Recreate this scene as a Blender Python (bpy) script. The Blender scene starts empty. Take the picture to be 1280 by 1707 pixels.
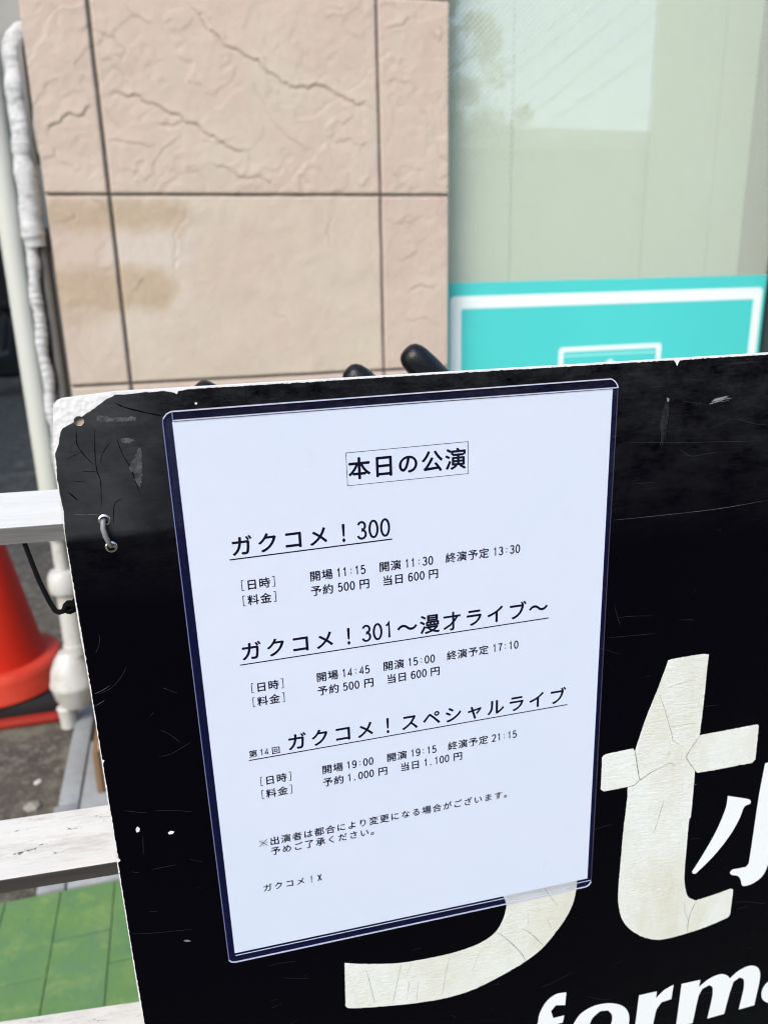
import bpy, bmesh, math, random
import numpy as np
from mathutils import Vector, Matrix

scene = bpy.context.scene
col = scene.collection

# ------------------------------------------------------------------ camera
F_PX, IMG_W, IMG_H = 1310.0, 1280.0, 1707.0
ROT = np.array([[0.96661763, -0.09405906, 0.23833434],
                [-0.25530492, -0.27488707, 0.9269609],
                [-0.02167404, -0.95686467, -0.28972442]])   # camera axes (right, down, forward) -> world
CAM = np.array([0.0, 0.0, 1.1])
cam_data = bpy.data.cameras.new("camera")
cam_data.sensor_fit = 'HORIZONTAL'
cam_data.sensor_width = 7.3
cam_data.lens = 7.3 * F_PX / IMG_W
cam_data.clip_start = 0.02
cam_data.clip_end = 500.0
cam_data.dof.use_dof = True
cam_data.dof.focus_distance = 0.39
cam_data.dof.aperture_fstop = cam_data.lens / 2.65
cam = bpy.data.objects.new("camera", cam_data)
col.objects.link(cam)
_r, _d, _f = ROT[:, 0], ROT[:, 1], ROT[:, 2]
cam.matrix_world = Matrix(((_r[0], -_d[0], -_f[0], CAM[0]),
                           (_r[1], -_d[1], -_f[1], CAM[1]),
                           (_r[2], -_d[2], -_f[2], CAM[2]),
                           (0, 0, 0, 1)))
scene.camera = cam

# ------------------------------------------------------------------ daylight
SUN_ELEV, SUN_AZ = 42.0, 222.0      # azimuth measured clockwise from +Y: behind the viewer, a little to the left
world = bpy.data.worlds.new("World")
scene.world = world
world.use_nodes = True
wn = world.node_tree.nodes
sky = wn.new("ShaderNodeTexSky")
sky.sky_type = 'NISHITA'
sky.sun_disc = False
sky.sun_elevation = math.radians(SUN_ELEV)
sky.sun_rotation = math.radians(SUN_AZ)
sky.air_density = 1.0
sky.dust_density = 2.2
sky.ozone_density = 1.0
wn["Background"].inputs["Strength"].default_value = 0.15
world.node_tree.links.new(sky.outputs[0], wn["Background"].inputs["Color"])
sun_data = bpy.data.lights.new("sun", 'SUN')
sun_data.energy = 1.1
sun_data.angle = math.radians(25)
sun_data.color = (1.0, 0.965, 0.92)
sun = bpy.data.objects.new("sun", sun_data)
col.objects.link(sun)
_e, _a = math.radians(SUN_ELEV), math.radians(SUN_AZ)
_to_sun = Vector((math.sin(_a) * math.cos(_e), math.cos(_a) * math.cos(_e), math.sin(_e)))
sun.rotation_euler = (-_to_sun).to_track_quat('-Z', 'Y').to_euler()
scene.view_settings.view_transform = 'Standard'
scene.view_settings.look = 'None'
scene.view_settings.gamma = 1.0
scene.view_settings.exposure = 1.05
scene.cycles.pixel_filter_type = 'BLACKMAN_HARRIS'
scene.cycles.filter_width = 1.05
scene.cycles.max_bounces = 10
scene.cycles.transparent_max_bounces = 24
scene.cycles.caustics_reflective = False
scene.cycles.caustics_refractive = False

rng = random.Random(7)
nrng = np.random.default_rng(11)


# ------------------------------------------------------------------ helpers
def on_plane_y(px, py, y):
    """point of the vertical plane Y=y seen at a photograph position"""
    v = ROT @ np.array([px - 640.0, py - 853.5, F_PX])
    return CAM + v * ((y - CAM[1]) / v[1])


def on_ground(px, py, z=0.0):
    v = ROT @ np.array([px - 640.0, py - 853.5, F_PX])
    return CAM + v * ((z - CAM[2]) / v[2])


def tag(o, label=None, cat=None, group=None, kind=None):
    if label: o["label"] = label
    if cat: o["category"] = cat
    if group: o["group"] = group
    if kind: o["kind"] = kind
    return o


def empty(name, loc=(0, 0, 0), mat=None):
    o = bpy.data.objects.new(name, None)
    o.empty_display_size = 0.05
    col.objects.link(o)
    if mat is not None: o.matrix_world = mat
    else: o.location = loc
    return o


def add(name, me, mat=None, parent=None, smooth=False):
    o = bpy.data.objects.new(name, me)
    if mat is not None:
        me.materials.clear()
        me.materials.append(mat)
    if smooth:
        me.polygons.foreach_set("use_smooth", [True] * len(me.polygons))
    col.objects.link(o)
    if parent is not None: o.parent = parent
    return o


class MB:
    """collects shapes, links them as one mesh object"""
    def __init__(self): self.bm = bmesh.new()

    def box(self, x0, x1, y0, y1, z0, z1, bevel=0.0, rot=None, segs=2):
        r = bmesh.ops.create_cube(self.bm, size=1.0)
        vs = r['verts']
        c = Vector(((x0 + x1) / 2, (y0 + y1) / 2, (z0 + z1) / 2))
        s = Vector((x1 - x0, y1 - y0, z1 - z0))
        for v in vs:
            v.co = Vector((v.co.x * s.x, v.co.y * s.y, v.co.z * s.z))
        if bevel:
            es = list({e for v in vs for e in v.link_edges})
            rr = bmesh.ops.bevel(self.bm, geom=es, offset=bevel, segments=segs, affect='EDGES', profile=0.5)
            vs = list({v for f in rr['faces'] for v in f.verts} | {v for v in vs if v.is_valid})
            seen = set(vs); todo = list(vs)
            while todo:
                v = todo.pop()
                for e in v.link_edges:
                    w = e.other_vert(v)
                    if w not in seen: seen.add(w); todo.append(w)
            vs = list(seen)
        for v in vs:
            v.co = (rot @ v.co if rot else v.co) + c
        return self

    def tube(self, pts, rad, n=16, caps=True, squash=None):
        pts = [Vector(p) for p in pts]
        rads = rad if hasattr(rad, '__len__') else [rad] * len(pts)
        prev = None; rings = []
        for i, p in enumerate(pts):
            t = (pts[min(i + 1, len(pts) - 1)] - pts[max(i - 1, 0)]).normalized()
            if prev is None:
                a = Vector((0, 0, 1)) if abs(t.z) < 0.9 else Vector((0, 1, 0))
                u = t.cross(a).normalized()
            else:
                u = (prev - t * prev.dot(t)).normalized()
            prev = u; w = t.cross(u)
            ring = []
            for k in range(n):
                an = 2 * math.pi * k / n
                r = rads[i]
                if squash: r *= squash(i, an)
                ring.append(self.bm.verts.new(p + (u * math.cos(an) + w * math.sin(an)) * r))
            rings.append(ring)
        for a, b in zip(rings, rings[1:]):
            for k in range(n):
                self.bm.faces.new((a[k], a[(k + 1) % n], b[(k + 1) % n], b[k]))
        if caps:
            self.bm.faces.new(rings[0][::-1]); self.bm.faces.new(rings[-1])
        return self

    def lathe(self, c, prof, n=48, axis='Z'):
        rings = []
        for r, z in prof:
            ring = []
            for k in range(n):
                a = 2 * math.pi * k / n
                if axis == 'Z': q = (c[0] + r * math.cos(a), c[1] + r * math.sin(a), c[2] + z)
                elif axis == 'X': q = (c[0] + z, c[1] + r * math.cos(a), c[2] + r * math.sin(a))
                else: q = (c[0] + r * math.cos(a), c[1] + z, c[2] + r * math.sin(a))
                ring.append(self.bm.verts.new(q))
            rings.append(ring)
        for a, b in zip(rings, rings[1:]):
            for k in range(n):
                self.bm.faces.new((a[k], a[(k + 1) % n], b[(k + 1) % n], b[k]))
        self.bm.faces.new(rings[0][::-1]); self.bm.faces.new(rings[-1])
        return self

    def build(self, name, mat, parent=None, smooth=False, weld=False):
        bmesh.ops.recalc_face_normals(self.bm, faces=self.bm.faces)
        me = bpy.data.meshes.new(name)
        self.bm.to_mesh(me); self.bm.free()
        o = add(name, me, mat, parent, smooth)
        if smooth:
            try: me.set_sharp_from_angle(angle=math.radians(40))
            except Exception: pass
        return o


def smooth_loop(pts, corner=42, sub=6):
    """rounds a closed outline between its corners"""
    n = len(pts); P = [Vector((p[0], p[1])) for p in pts]; sharp = []
    for i in range(n):
        a = P[i] - P[i - 1]; b = P[(i + 1) % n] - P[i]
        sharp.append(a.length < 1e-9 or b.length < 1e-9 or abs(math.degrees(a.angle_signed(b, 0))) > corner)
    out = []
    for i in range(n):
        p1, p2 = P[i], P[(i + 1) % n]
        p0 = P[i - 1] if not sharp[i] else p1 - (p2 - p1) * 0.5
        p3 = P[(i + 2) % n] if not sharp[(i + 1) % n] else p2 + (p2 - p1) * 0.5
        t1 = (p2 - p0) * 0.5 if not sharp[i] else (p2 - p1)
        t2 = (p3 - p1) * 0.5 if not sharp[(i + 1) % n] else (p2 - p1)
        L = (p2 - p1).length
        if t1.length > 1.4 * L: t1 = t1.normalized() * L
        if t2.length > 1.4 * L: t2 = t2.normalized() * L
        for k in range(sub):
            t = k / sub; h1 = 2*t**3-3*t**2+1; h2 = t**3-2*t**2+t; h3 = -2*t**3+3*t**2; h4 = t**3-t**2
            out.append(tuple(p1*h1 + t1*h2 + p2*h3 + t2*h4))
    return out


def rough_loop(pts, step, amp, seed=1):
    """re-samples a closed outline and roughens it a little, as worn edges are"""
    r = random.Random(seed); out = []
    for i in range(len(pts)):
        a = Vector(pts[i]); b = Vector(pts[(i + 1) % len(pts)])
        L = (b - a).length; m = max(1, int(L / step))
        nn = Vector((-(b - a).y, (b - a).x)).normalized() if L > 1e-9 else Vector((0, 0))
        for k in range(m):
            q = a.lerp(b, k / m) + nn * (r.gauss(0, amp) if k else 0)
            out.append((q.x, q.y))
    return out


def sheet(name, loops, z0, z1, mat, parent=None, unit=0.001, bevel=0.0):
    """a flat plate cut to an outline with holes, lying between local heights z0 and z1"""
    c = bpy.data.curves.new(name, 'CURVE'); c.dimensions = '2D'; c.fill_mode = 'BOTH'
    c.extrude = (z1 - z0) / 2 * unit
    if bevel: c.bevel_depth = bevel * unit; c.bevel_resolution = 2
    for lp in loops:
        s = c.splines.new('POLY'); s.points.add(len(lp) - 1); s.use_cyclic_u = True
        for p, q in zip(s.points, lp): p.co = (q[0] * unit, q[1] * unit, 0, 1)
    o = bpy.data.objects.new(name, c); col.objects.link(o)
    bpy.context.view_layer.update()
    me = bpy.data.meshes.new_from_object(o.evaluated_get(bpy.context.evaluated_depsgraph_get()))
    bpy.data.objects.remove(o); bpy.data.curves.remove(c)
    me.name = name
    me.transform(Matrix.Translation((0, 0, (z0 + z1) / 2 * unit)))
    return add(name, me, mat, parent)


def strips(name, lines, z, mat, parent, unit=0.001, th=0.03):
    """thin flat marks along polylines: (points, width in mm)"""
    bm = bmesh.new()
    for pts, w in lines:
        P = [Vector(p) for p in pts]
        Q = []
        for i in range(len(P)):
            p0 = P[max(i - 1, 0)]; p1 = P[i]
            if i + 1 < len(P):
                p2 = P[i + 1]; p3 = P[min(i + 2, len(P) - 1)]
                for k in range(6):
                    t = k / 6
                    Q.append(0.5 * ((2*p1) + (p2-p0)*t + (2*p0-5*p1+4*p2-p3)*t*t + (3*p1-p0-3*p2+p3)*t**3))
            else: Q.append(p1)
        N = len(Q); vl = []
        for i in range(N):
            t = Q[min(i + 1, N - 1)] - Q[max(i - 1, 0)]
            if t.length < 1e-9: t = Vector((1, 0))
            nn = Vector((-t.y, t.x)).normalized()
            e = min(i, N - 1 - i) / max(1, (N - 1) / 2)
            ww = w * (0.25 + 0.75 * min(1, 2.5 * e)) * rng.uniform(0.6, 1.2) / 2
            a, b = Q[i] + nn * ww, Q[i] - nn * ww
            vl.append((bm.verts.new((a.x*unit, a.y*unit, z*unit)), bm.verts.new((b.x*unit, b.y*unit, z*unit))))
        for (a, b), (c, d) in zip(vl, vl[1:]): bm.faces.new((a, b, d, c))
    bmesh.ops.recalc_face_normals(bm, faces=bm.faces)
    for f in bm.faces:
        if f.normal.z < 0: f.normal_flip()
    me = bpy.data.meshes.new(name); bm.to_mesh(me); bm.free()
    return tag(add(name, me, mat, parent), kind="stuff")


def vnoise(shape, cells, seed):
    """smooth value noise on a grid"""
    g = np.random.default_rng(seed).random((cells[0] + 2, cells[1] + 2))
    y = np.linspace(0, cells[0], shape[0]); x = np.linspace(0, cells[1], shape[1])
    yi = np.minimum(y.astype(int), cells[0]); xi = np.minimum(x.astype(int), cells[1])
    fy = y - yi; fx = x - xi
    fy = (fy*fy*(3-2*fy))[:, None]; fx = (fx*fx*(3-2*fx))[None, :]
    a = g[yi][:, xi]; b = g[yi][:, xi+1]; c = g[yi+1][:, xi]; d = g[yi+1][:, xi+1]
    return (a*(1-fx)+b*fx)*(1-fy) + (c*(1-fx)+d*fx)*fy


# ------------------------------------------------------------------ materials
def srgb(r, g, b):
    f = lambda c: (c/255/12.92) if c/255 <= 0.04045 else ((c/255+0.055)/1.055)**2.4
    return (f(r), f(g), f(b), 1.0)


class Mat:
    def __init__(self, name, color=(0.5, 0.5, 0.5), rough=0.5, metal=0.0, spec=0.5):
        self.m = bpy.data.materials.new(name); self.m.use_nodes = True
        self.nt = self.m.node_tree; self.n = self.nt.nodes; self.b = self.n["Principled BSDF"]
        self.b.inputs["Base Color"].default_value = tuple(color[:3]) + (1,)
        self.b.inputs["Roughness"].default_value = rough
        self.b.inputs["Metallic"].default_value = metal
        self.b.inputs["Specular IOR Level"].default_value = spec
        self._co = None

    def link(self, a, b): self.nt.links.new(a, b)

    def co(self, scale=(1, 1, 1), rot=(0, 0, 0)):
        if self._co is None:
            self._co = self.n.new("ShaderNodeTexCoord").outputs["Object"]
        mp = self.n.new("ShaderNodeMapping")
        mp.inputs["Scale"].default_value = scale; mp.inputs["Rotation"].default_value = rot
        self.link(self._co, mp.inputs["Vector"])
        return mp.outputs["Vector"]

    def noise(self, scale, detail=4, rough=0.6, stretch=(1, 1, 1), dist=0.0, rot=(0, 0, 0)):
        t = self.n.new("ShaderNodeTexNoise")
        t.inputs["Scale"].default_value = scale; t.inputs["Detail"].default_value = detail
        t.inputs["Roughness"].default_value = rough; t.inputs["Distortion"].default_value = dist
        self.link(self.co(stretch, rot), t.inputs["Vector"])
        return t.outputs["Fac"]

    def ramp(self, src, a, b, ca=(0, 0, 0), cb=(1, 1, 1)):
        r = self.n.new("ShaderNodeValToRGB")
        r.color_ramp.elements[0].position = a; r.color_ramp.elements[1].position = b
        r.color_ramp.elements[0].color = tuple(ca[:3]) + (1,); r.color_ramp.elements[1].color = tuple(cb[:3]) + (1,)
        self.link(src, r.inputs["Fac"])
        return r.outputs["Color"]

    def mix(self, fac, a, b, mode='MIX'):
        x = self.n.new("ShaderNodeMix"); x.data_type = 'RGBA'; x.blend_type = mode
        for i, v in ((0, fac), (6, a), (7, b)):
            if hasattr(v, 'is_linked'): self.link(v, x.inputs[i])
            elif i == 0: x.inputs[0].default_value = v
            else: x.inputs[i].default_value = tuple(v[:3]) + (1,)
        return x.outputs[2]

    def math(self, op, a, b=0.0):
        x = self.n.new("ShaderNodeMath"); x.operation = op
        for i, v in ((0, a), (1, b)):
            if hasattr(v, 'is_linked'): self.link(v, x.inputs[i])
            else: x.inputs[i].default_value = v
        return x.outputs[0]

    def attr(self, name):
        a = self.n.new("ShaderNodeAttribute"); a.attribute_name = name
        return a.outputs["Fac"]

    def color(self, src): self.link(src, self.b.inputs["Base Color"]); return self

    def rough(self, src): self.link(src, self.b.inputs["Roughness"]); return self

    def bump(self, src, strength=0.3, dist=0.001):
        b = self.n.new("ShaderNodeBump")
        b.inputs["Strength"].default_value = strength; b.inputs["Distance"].default_value = dist
        self.link(src, b.inputs["Height"])
        if self.b.inputs["Normal"].is_linked:
            self.link(self.b.inputs["Normal"].links[0].from_socket, b.inputs["Normal"])
        self.link(b.outputs[0], self.b.inputs["Normal"]); return self


def film_mat(name, tint, haze_col, haze, gloss_rough, gloss):
    """clear plastic or glass sheet: see-through, a little gloss, a trace of milky body"""
    m = Mat(name); nt, n = m.nt, m.n
    n.remove(m.b)
    out = n["Material Output"]
    tr = n.new("ShaderNodeBsdfTransparent"); tr.inputs[0].default_value = tuple(tint[:3]) + (1,)
    df = n.new("ShaderNodeBsdfDiffuse"); df.inputs[0].default_value = tuple(haze_col[:3]) + (1,)
    gl = n.new("ShaderNodeBsdfGlossy"); gl.inputs["Roughness"].default_value = gloss_rough
    mu = n.new("ShaderNodeMath"); mu.operation = 'MULTIPLY'; mu.inputs[1].default_value = gloss
    ge = n.new("ShaderNodeNewGeometry"); inv = n.new("ShaderNodeMath"); inv.operation = 'SUBTRACT'; inv.inputs[0].default_value = 1.0
    nt.links.new(ge.outputs["Backfacing"], inv.inputs[1])
    lw = n.new("ShaderNodeFresnel"); lw.inputs[0].default_value = 1.45
    nt.links.new(ge.outputs["Normal"], lw.inputs["Normal"])
    fm = n.new("ShaderNodeMath"); fm.operation = 'MULTIPLY'
    nt.links.new(lw.outputs[0], fm.inputs[0]); nt.links.new(inv.outputs[0], fm.inputs[1])
    nt.links.new(fm.outputs[0], mu.inputs[0])
    m1 = n.new("ShaderNodeMixShader"); m2 = n.new("ShaderNodeMixShader")
    if hasattr(haze, '__call__'): nt.links.new(haze(m), m1.inputs[0])
    else: m1.inputs[0].default_value = haze
    nt.links.new(tr.outputs[0], m1.inputs[1]); nt.links.new(df.outputs[0], m1.inputs[2])
    nt.links.new(mu.outputs[0], m2.inputs[0])
    nt.links.new(m1.outputs[0], m2.inputs[1]); nt.links.new(gl.outputs[0], m2.inputs[2])
    nt.links.new(m2.outputs[0], out.inputs[0])
    return m.m

# ------------------------------------------------------------------ ground
m = Mat("asphalt", rough=0.9)
c1 = m.ramp(m.noise(9, 6, 0.7), 0.3, 0.7, (0.046, 0.040, 0.031), (0.092, 0.080, 0.060))
c2 = m.mix(m.ramp(m.noise(42, 5, 0.75), 0.5, 0.64), c1, (0.17, 0.155, 0.12))
c3 = m.mix(m.ramp(m.noise(4.5, 3, 0.6), 0.58, 0.68), c2, (0.15, 0.14, 0.10))
c4 = m.mix(m.ramp(m.noise(160, 2, 0.5), 0.62, 0.7), c3, (0.24, 0.23, 0.21))
m.color(c4); m.bump(m.noise(120, 4, 0.7), 0.8, 0.004)
M_ASPH = m.m
N = 40
bm = bmesh.new()
xs = sorted(set([-200, -60, -20, -8] + [round(-4 + 0.2*i, 3) for i in range(41)] + [8, 20, 60, 200]))
ys = sorted(set([-200, -60, -20, -8] + [round(-2 + 0.2*i, 3) for i in range(31)] + [8, 20, 60, 200]))
vg = {}
for i, x in enumerate(xs):
    for j, y in enumerate(ys):
        inner = -3 < x < 3 and 1.6 < y < 4
        vg[i, j] = bm.verts.new((x, y, -0.012 - (rng.random()*0.006 if inner else 0)))
for i in range(len(xs)-1):
    for j in range(len(ys)-1):
        bm.faces.new((vg[i, j], vg[i+1, j], vg[i+1, j+1], vg[i, j+1]))
me = bpy.data.meshes.new("ground"); bm.to_mesh(me); bm.free()
tag(add("ground", me, M_ASPH), kind="structure")

# green painted pavers: rows run away from the viewer, joints staggered
m = Mat("green_paint", rough=0.75)
g = m.ramp(m.noise(5, 5, 0.6), 0.3, 0.7, (0.080, 0.185, 0.072), (0.108, 0.215, 0.098))
g = m.mix(m.ramp(m.noise(9, 8, 0.78, dist=0.4), 0.40, 0.62), g, (0.112, 0.225, 0.062))
g = m.mix(m.ramp(m.noise(16, 8, 0.8, dist=0.5), 0.50, 0.66), g, (0.175, 0.275, 0.085))
g = m.mix(m.ramp(m.noise(70, 3, 0.7), 0.66, 0.74), g, (0.05, 0.075, 0.045))
m.color(g); m.bump(m.noise(60, 5, 0.7), 0.5, 0.003)
M_GREEN = m.m
m = Mat("paver_joint", rough=0.95)
m.color(m.ramp(m.noise(12, 6, 0.7), 0.46, 0.56, (0.065, 0.12, 0.055), (0.13, 0.22, 0.08))); M_PJOINT = m.m
b = MB()
row = 0
x = -0.302 - 0.097 * 22
while x < 2.0:
    y = 1.335; off = (1.211 if row % 2 == 0 else 1.136)
    cuts = [1.333] + [off - 0.2*k for k in range(20)]
    for a, c in zip(cuts, cuts[1:]):
        if a < 0.15: break
        dz = rng.uniform(-0.0012, 0.0012)
        b.box(x + 0.0008, x + 0.0962, c + 0.0014, a - 0.0014, -0.05, -0.0005 + dz*.5, bevel=0.0012)
    row += 1; x += 0.097
tag(b.build("paving", M_GREEN), kind="structure")
b = MB(); b.box(-2.436, 2.0, 0.08, 1.333, -0.06, -0.0032)
tag(b.build("paving_bed", M_PJOINT), kind="structure")

# grey concrete strip along the foot of the wall
m = Mat("concrete", rough=0.85)
m.color(m.mix(m.ramp(m.noise(30, 6, 0.7), 0.45, 0.75), m.ramp(m.noise(6, 4), 0.3, 0.7, (0.24, 0.255, 0.255), (0.31, 0.33, 0.33)), (0.22, 0.23, 0.23)))
m.bump(m.noise(150, 4, 0.7), 0.4, 0.001); M_CONC = m.m
b = MB()
b.box(-0.348, -0.297, 1.340, 1.60, -0.08, 0.001, bevel=0.004)
b.box(-0.341, -0.297, 1.603, 2.03, -0.08, 0.002, bevel=0.004)
b.box(-0.294, 0.3, 1.340, 1.849, -0.08, -0.001, bevel=0.003)
b.box(0.303, 1.9, 1.340, 1.849, -0.08, -0.0005, bevel=0.003)
tag(b.build("pavement", M_CONC, smooth=True), kind="structure")

# ------------------------------------------------------------------ stone tiled wall
WX0, WX1, WZ1, WY = -0.2265, 0.6445, 2.3, 1.85
STEP = 0.003
nx = int((WX1 - WX0) / STEP) + 1; nz = int(WZ1 / STEP) + 1
gx = np.linspace(WX0, WX1, nx); gz = np.linspace(0, WZ1, nz)
GX, GZ = np.meshgrid(gx, gz)
h = np.zeros_like(GX)
for k, (cells, amp) in enumerate([((9, 4), .0026), ((24, 10), .0016), ((60, 24), .0010), ((160, 62), .0006), ((380, 150), .00035)]):
    h += amp * (vnoise(GX.shape, cells, 20 + k) - 0.5)
# long slanting ripples, as split stone has
sl = vnoise(GX.shape, (14, 6), 91); ph = (GX * 0.75 + GZ * 1.0) * 46 + sl * 9
h += 0.0006 * np.sin(ph) * vnoise(GX.shape, (8, 4), 92)
# scarps where the stone split unevenly
amt = np.where(GZ > 1.2723, 1.0, np.where(GX > .4845, .8, np.where(GX < -.1003, .55, .22)))
U = GX*.80 + GZ*.60; Vv = -GX*.60 + GZ*.80
def rot_noise(cu, cv, seed):
    g = np.random.default_rng(seed).random((64, 64))
    a = (U + 3)*cu; c = (Vv + 3)*cv
    ai = np.floor(a).astype(int); ci = np.floor(c).astype(int); fa = a - ai; fc = c - ci
    fa = fa*fa*(3-2*fa); fc = fc*fc*(3-2*fc); ai %= 63; ci %= 63
    return (g[ai, ci]*(1-fa) + g[ai+1, ci]*fa)*(1-fc) + (g[ai, ci+1]*(1-fa) + g[ai+1, ci+1]*fa)*fc
nn_ = rot_noise(5, 9, 1)*.55 + rot_noise(13, 22, 2)*.27 + rot_noise(31, 48, 3)*.12 + rot_noise(70, 110, 4)*.06
for k_, (lv, am) in enumerate(((5, .0010), (9, .0006))):
    q_ = (nn_ + .13*k_)*lv; fr_ = q_ - np.floor(q_)
    st = np.floor(q_) + 1/(1 + np.exp(-(fr_-.5)*34))
    msk = np.clip((rot_noise(4, 5, 11 + k_) - .38)*4, 0, 1)
    h += amt*am*(st - q_*.8)*(.25 + .75*msk)
    scarp = np.exp(-((fr_-.5)*lv*1.2)**2/ .02)*msk*amt
    dirt_ao = scarp*.30 if k_ == 0 else np.maximum(dirt_ao, scarp*.2)
crack_dirt_ao = dirt_ao.copy()  # dirt plus AO-like shade along scarps and cracks, put into the colour
Q = lambda pts, ox=0.0: [on_plane_y(ox + x / 2, y / 2, WY)[[0, 2]] for x, y in pts]
STONE_LINES = [
    (Q([(610,-10),(650,30),(680,75),(715,110),(740,145),(790,165),(830,195),(880,230),(930,260),(985,295),(1040,288),(1100,300),(1150,330),(1185,350),(1215,340),(1262,368)]), 1.0),
    (Q([(340,330),(400,310),(450,315),(500,345),(560,375),(620,410),(680,440),(720,460),(755,490),(800,505),(835,495)]), 1.0),
    (Q([(300,100),(370,120),(420,170),(410,195),(380,185)]), .55),
    (Q([(160,440),(195,410),(225,380),(270,385),(318,350)]), 1.0),
    (Q([(520,415),(570,420),(610,405)]), .6),
    (Q([(700,545),(750,555),(780,575),(830,595),(860,585),(890,600),(910,630)]), .7),
    (Q([(360,470),(430,475),(520,490)]), .5),
    (Q([(345,350),(370,395),(405,440)]), .4),
    (Q([(850,240),(880,340),(920,420),(960,460),(1040,500)]), .45),
    (Q([(160,0),(195,70),(215,120)]), .35), (Q([(140,530),(180,525),(190,490)]), .5),
    (Q([(200,550),(240,550),(265,578)]), .4), (Q([(415,10),(450,55),(490,75),(510,80)]), .5),
    (Q([(260,95),(300,85)]), .5), (Q([(330,190),(370,200),(420,270),(450,300)]), .4),
    (Q([(1115,20),(1150,60),(1190,150)]), .3), (Q([(1100,455),(1180,480),(1235,495)]), .4),
    (Q([(560,560),(600,580),(680,555)]), .3), (Q([(985,590),(1040,560),(1120,620)]), .25),
    (Q([(595,665),(580,790),(590,870),(597,910)]), .6), (Q([(1112,720),(1100,790),(1106,830)]), .6),
    (Q([(910,1040),(960,1060),(970,1110)]), .3), (Q([(240,1150),(300,1230),(340,1290)]), .3),
    (Q([(200,745),(250,720),(240,700)]), .35), (Q([(440,975),(470,940),(480,930)]), .4),
    (Q([(300,660),(355,715)]), .4),
    (Q([(0,100),(60,85),(90,60)], 640), .5), (Q([(0,275),(40,265),(100,280)], 640), .4),
    (Q([(160,105),(185,140),(200,110),(175,95)], 640), .6), (Q([(165,450),(185,520),(212,545)], 640), .5),
    (Q([(20,560),(50,600),(60,625)], 640), .4), (Q([(80,975),(130,950),(170,965)], 640), .5),
    (Q([(40,865),(90,855),(110,840)], 640), .4), (Q([(0,730),(70,740),(120,770)], 640), .3),
    (Q([(60,1070),(140,1060),(190,1100)], 640), .3), (Q([(100,330),(150,400),(140,440)], 640), .35),
]
rr = random.Random(3)
for pts, a in STONE_LINES:
    P = [Vector(p) for p in pts]
    for it in range(4):                                   # fractal wander
        q = []
        for u, v in zip(P, P[1:]):
            d = v - u; nn = Vector((-d.y, d.x))
            q += [u, (u + v) / 2 + nn * rr.gauss(0, 0.13)]
        P = q + [P[-1]]
    A = np.array([tuple(p) for p in P])
    x0, x1 = A[:, 0].min() - .04, A[:, 0].max() + .04; z0, z1 = A[:, 1].min() - .04, A[:, 1].max() + .04
    i0, i1 = np.searchsorted(gx, [x0, x1]); j0, j1 = np.searchsorted(gz, [z0, z1])
    if i1 <= i0 or j1 <= j0: continue
    sx, sz = GX[j0:j1, i0:i1], GZ[j0:j1, i0:i1]
    best = np.full(sx.shape, 9.0); side = np.zeros(sx.shape); along = np.zeros(sx.shape)
    M_ = len(A) - 1
    for k in range(M_):
        ax, az = A[k]; dx, dz = A[k+1] - A[k]; L2 = dx*dx + dz*dz + 1e-12
        t = np.clip(((sx-ax)*dx + (sz-az)*dz) / L2, 0, 1)
        d = np.hypot(sx - ax - t*dx, sz - az - t*dz)
        better = d < best
        s = np.sign(dx*(sz-az) - dz*(sx-ax))
        best = np.where(better, d, best); side = np.where(better, s, side); along = np.where(better, (k + t)/M_, along)
    fade = np.clip(np.minimum(along, 1-along) * 8, 0.15, 1)
    w = a * fade
    h[j0:j1, i0:i1] += w * (0.0022 * np.exp(-best/0.011) * (side > 0) * (1 - np.exp(-(best/0.002)**2)) - 0.0017*np.exp(-(best/0.0026)**2))
    crack_dirt_ao[j0:j1, i0:i1] = np.maximum(crack_dirt_ao[j0:j1, i0:i1], w * np.exp(-(best/0.0021)**2))
joint = np.zeros_like(GX)
for jx, w in ((-0.1003, .0038), (0.4845, .0027)):
    joint = np.maximum(joint, np.exp(-((GX-jx - 0.0008*(vnoise(GX.shape, (50, 1), 5)-.5))/w)**4))
for jz, w in ((1.2723, .0027), (0.8785, .0030), (0.486, .0024), (0.093, .0024), (1.666, .0024), (2.06, .0024)):
    joint = np.maximum(joint, np.exp(-((GZ-jz - 0.0008*(vnoise(GX.shape, (1, 20), 6)-.5))/w)**4))
h -= 0.0055 * joint
# each tile sits a hair in or out
tile = (GX > -0.1003).astype(int) + (GX > 0.4845) + 3*((GZ > .8785).astype(int) + (GZ > 1.2723) + (GZ > 1.666))
h += nrng.normal(0, 0.0008, 40)[tile]
tone = np.array([.3, .7, .2, .6, .1, .9, .75, .55, .8] + [.4, .8, .3, .9, .5, .6, .2, .7]*4)[np.minimum(tile, 40)]
# stains on the lower left tiles
def blob(px0, px1, py0, py1, soft=0.012, seed=1):
    a = on_plane_y(px0, py0, WY); b_ = on_plane_y(px1, py1, WY)
    cx, cz = (a[0]+b_[0])/2, (a[2]+b_[2])/2; hx, hz = abs(b_[0]-a[0])/2, abs(a[2]-b_[2])/2
    wob = (vnoise(GX.shape, (70, 30), seed) - .5) * 0.018 + (vnoise(GX.shape, (190, 80), seed + 40) - .5) * 0.010
    rad = min(hx, hz)
    qx = np.maximum(np.abs(GX-cx) - hx + rad, 0); qz = np.maximum(np.abs(GZ-cz) - hz + rad, 0)
    return np.clip(0.5 - (np.hypot(qx, qz) - rad + wob) / soft, 0, 1)
ochre = np.maximum(np.maximum(blob(40, 322, 333, 382, .028, seed=1), blob(60, 298, 448, 516, .028, seed=2) ), 0.55*blob(60, 205, 440, 540, .03, seed=3))
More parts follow.
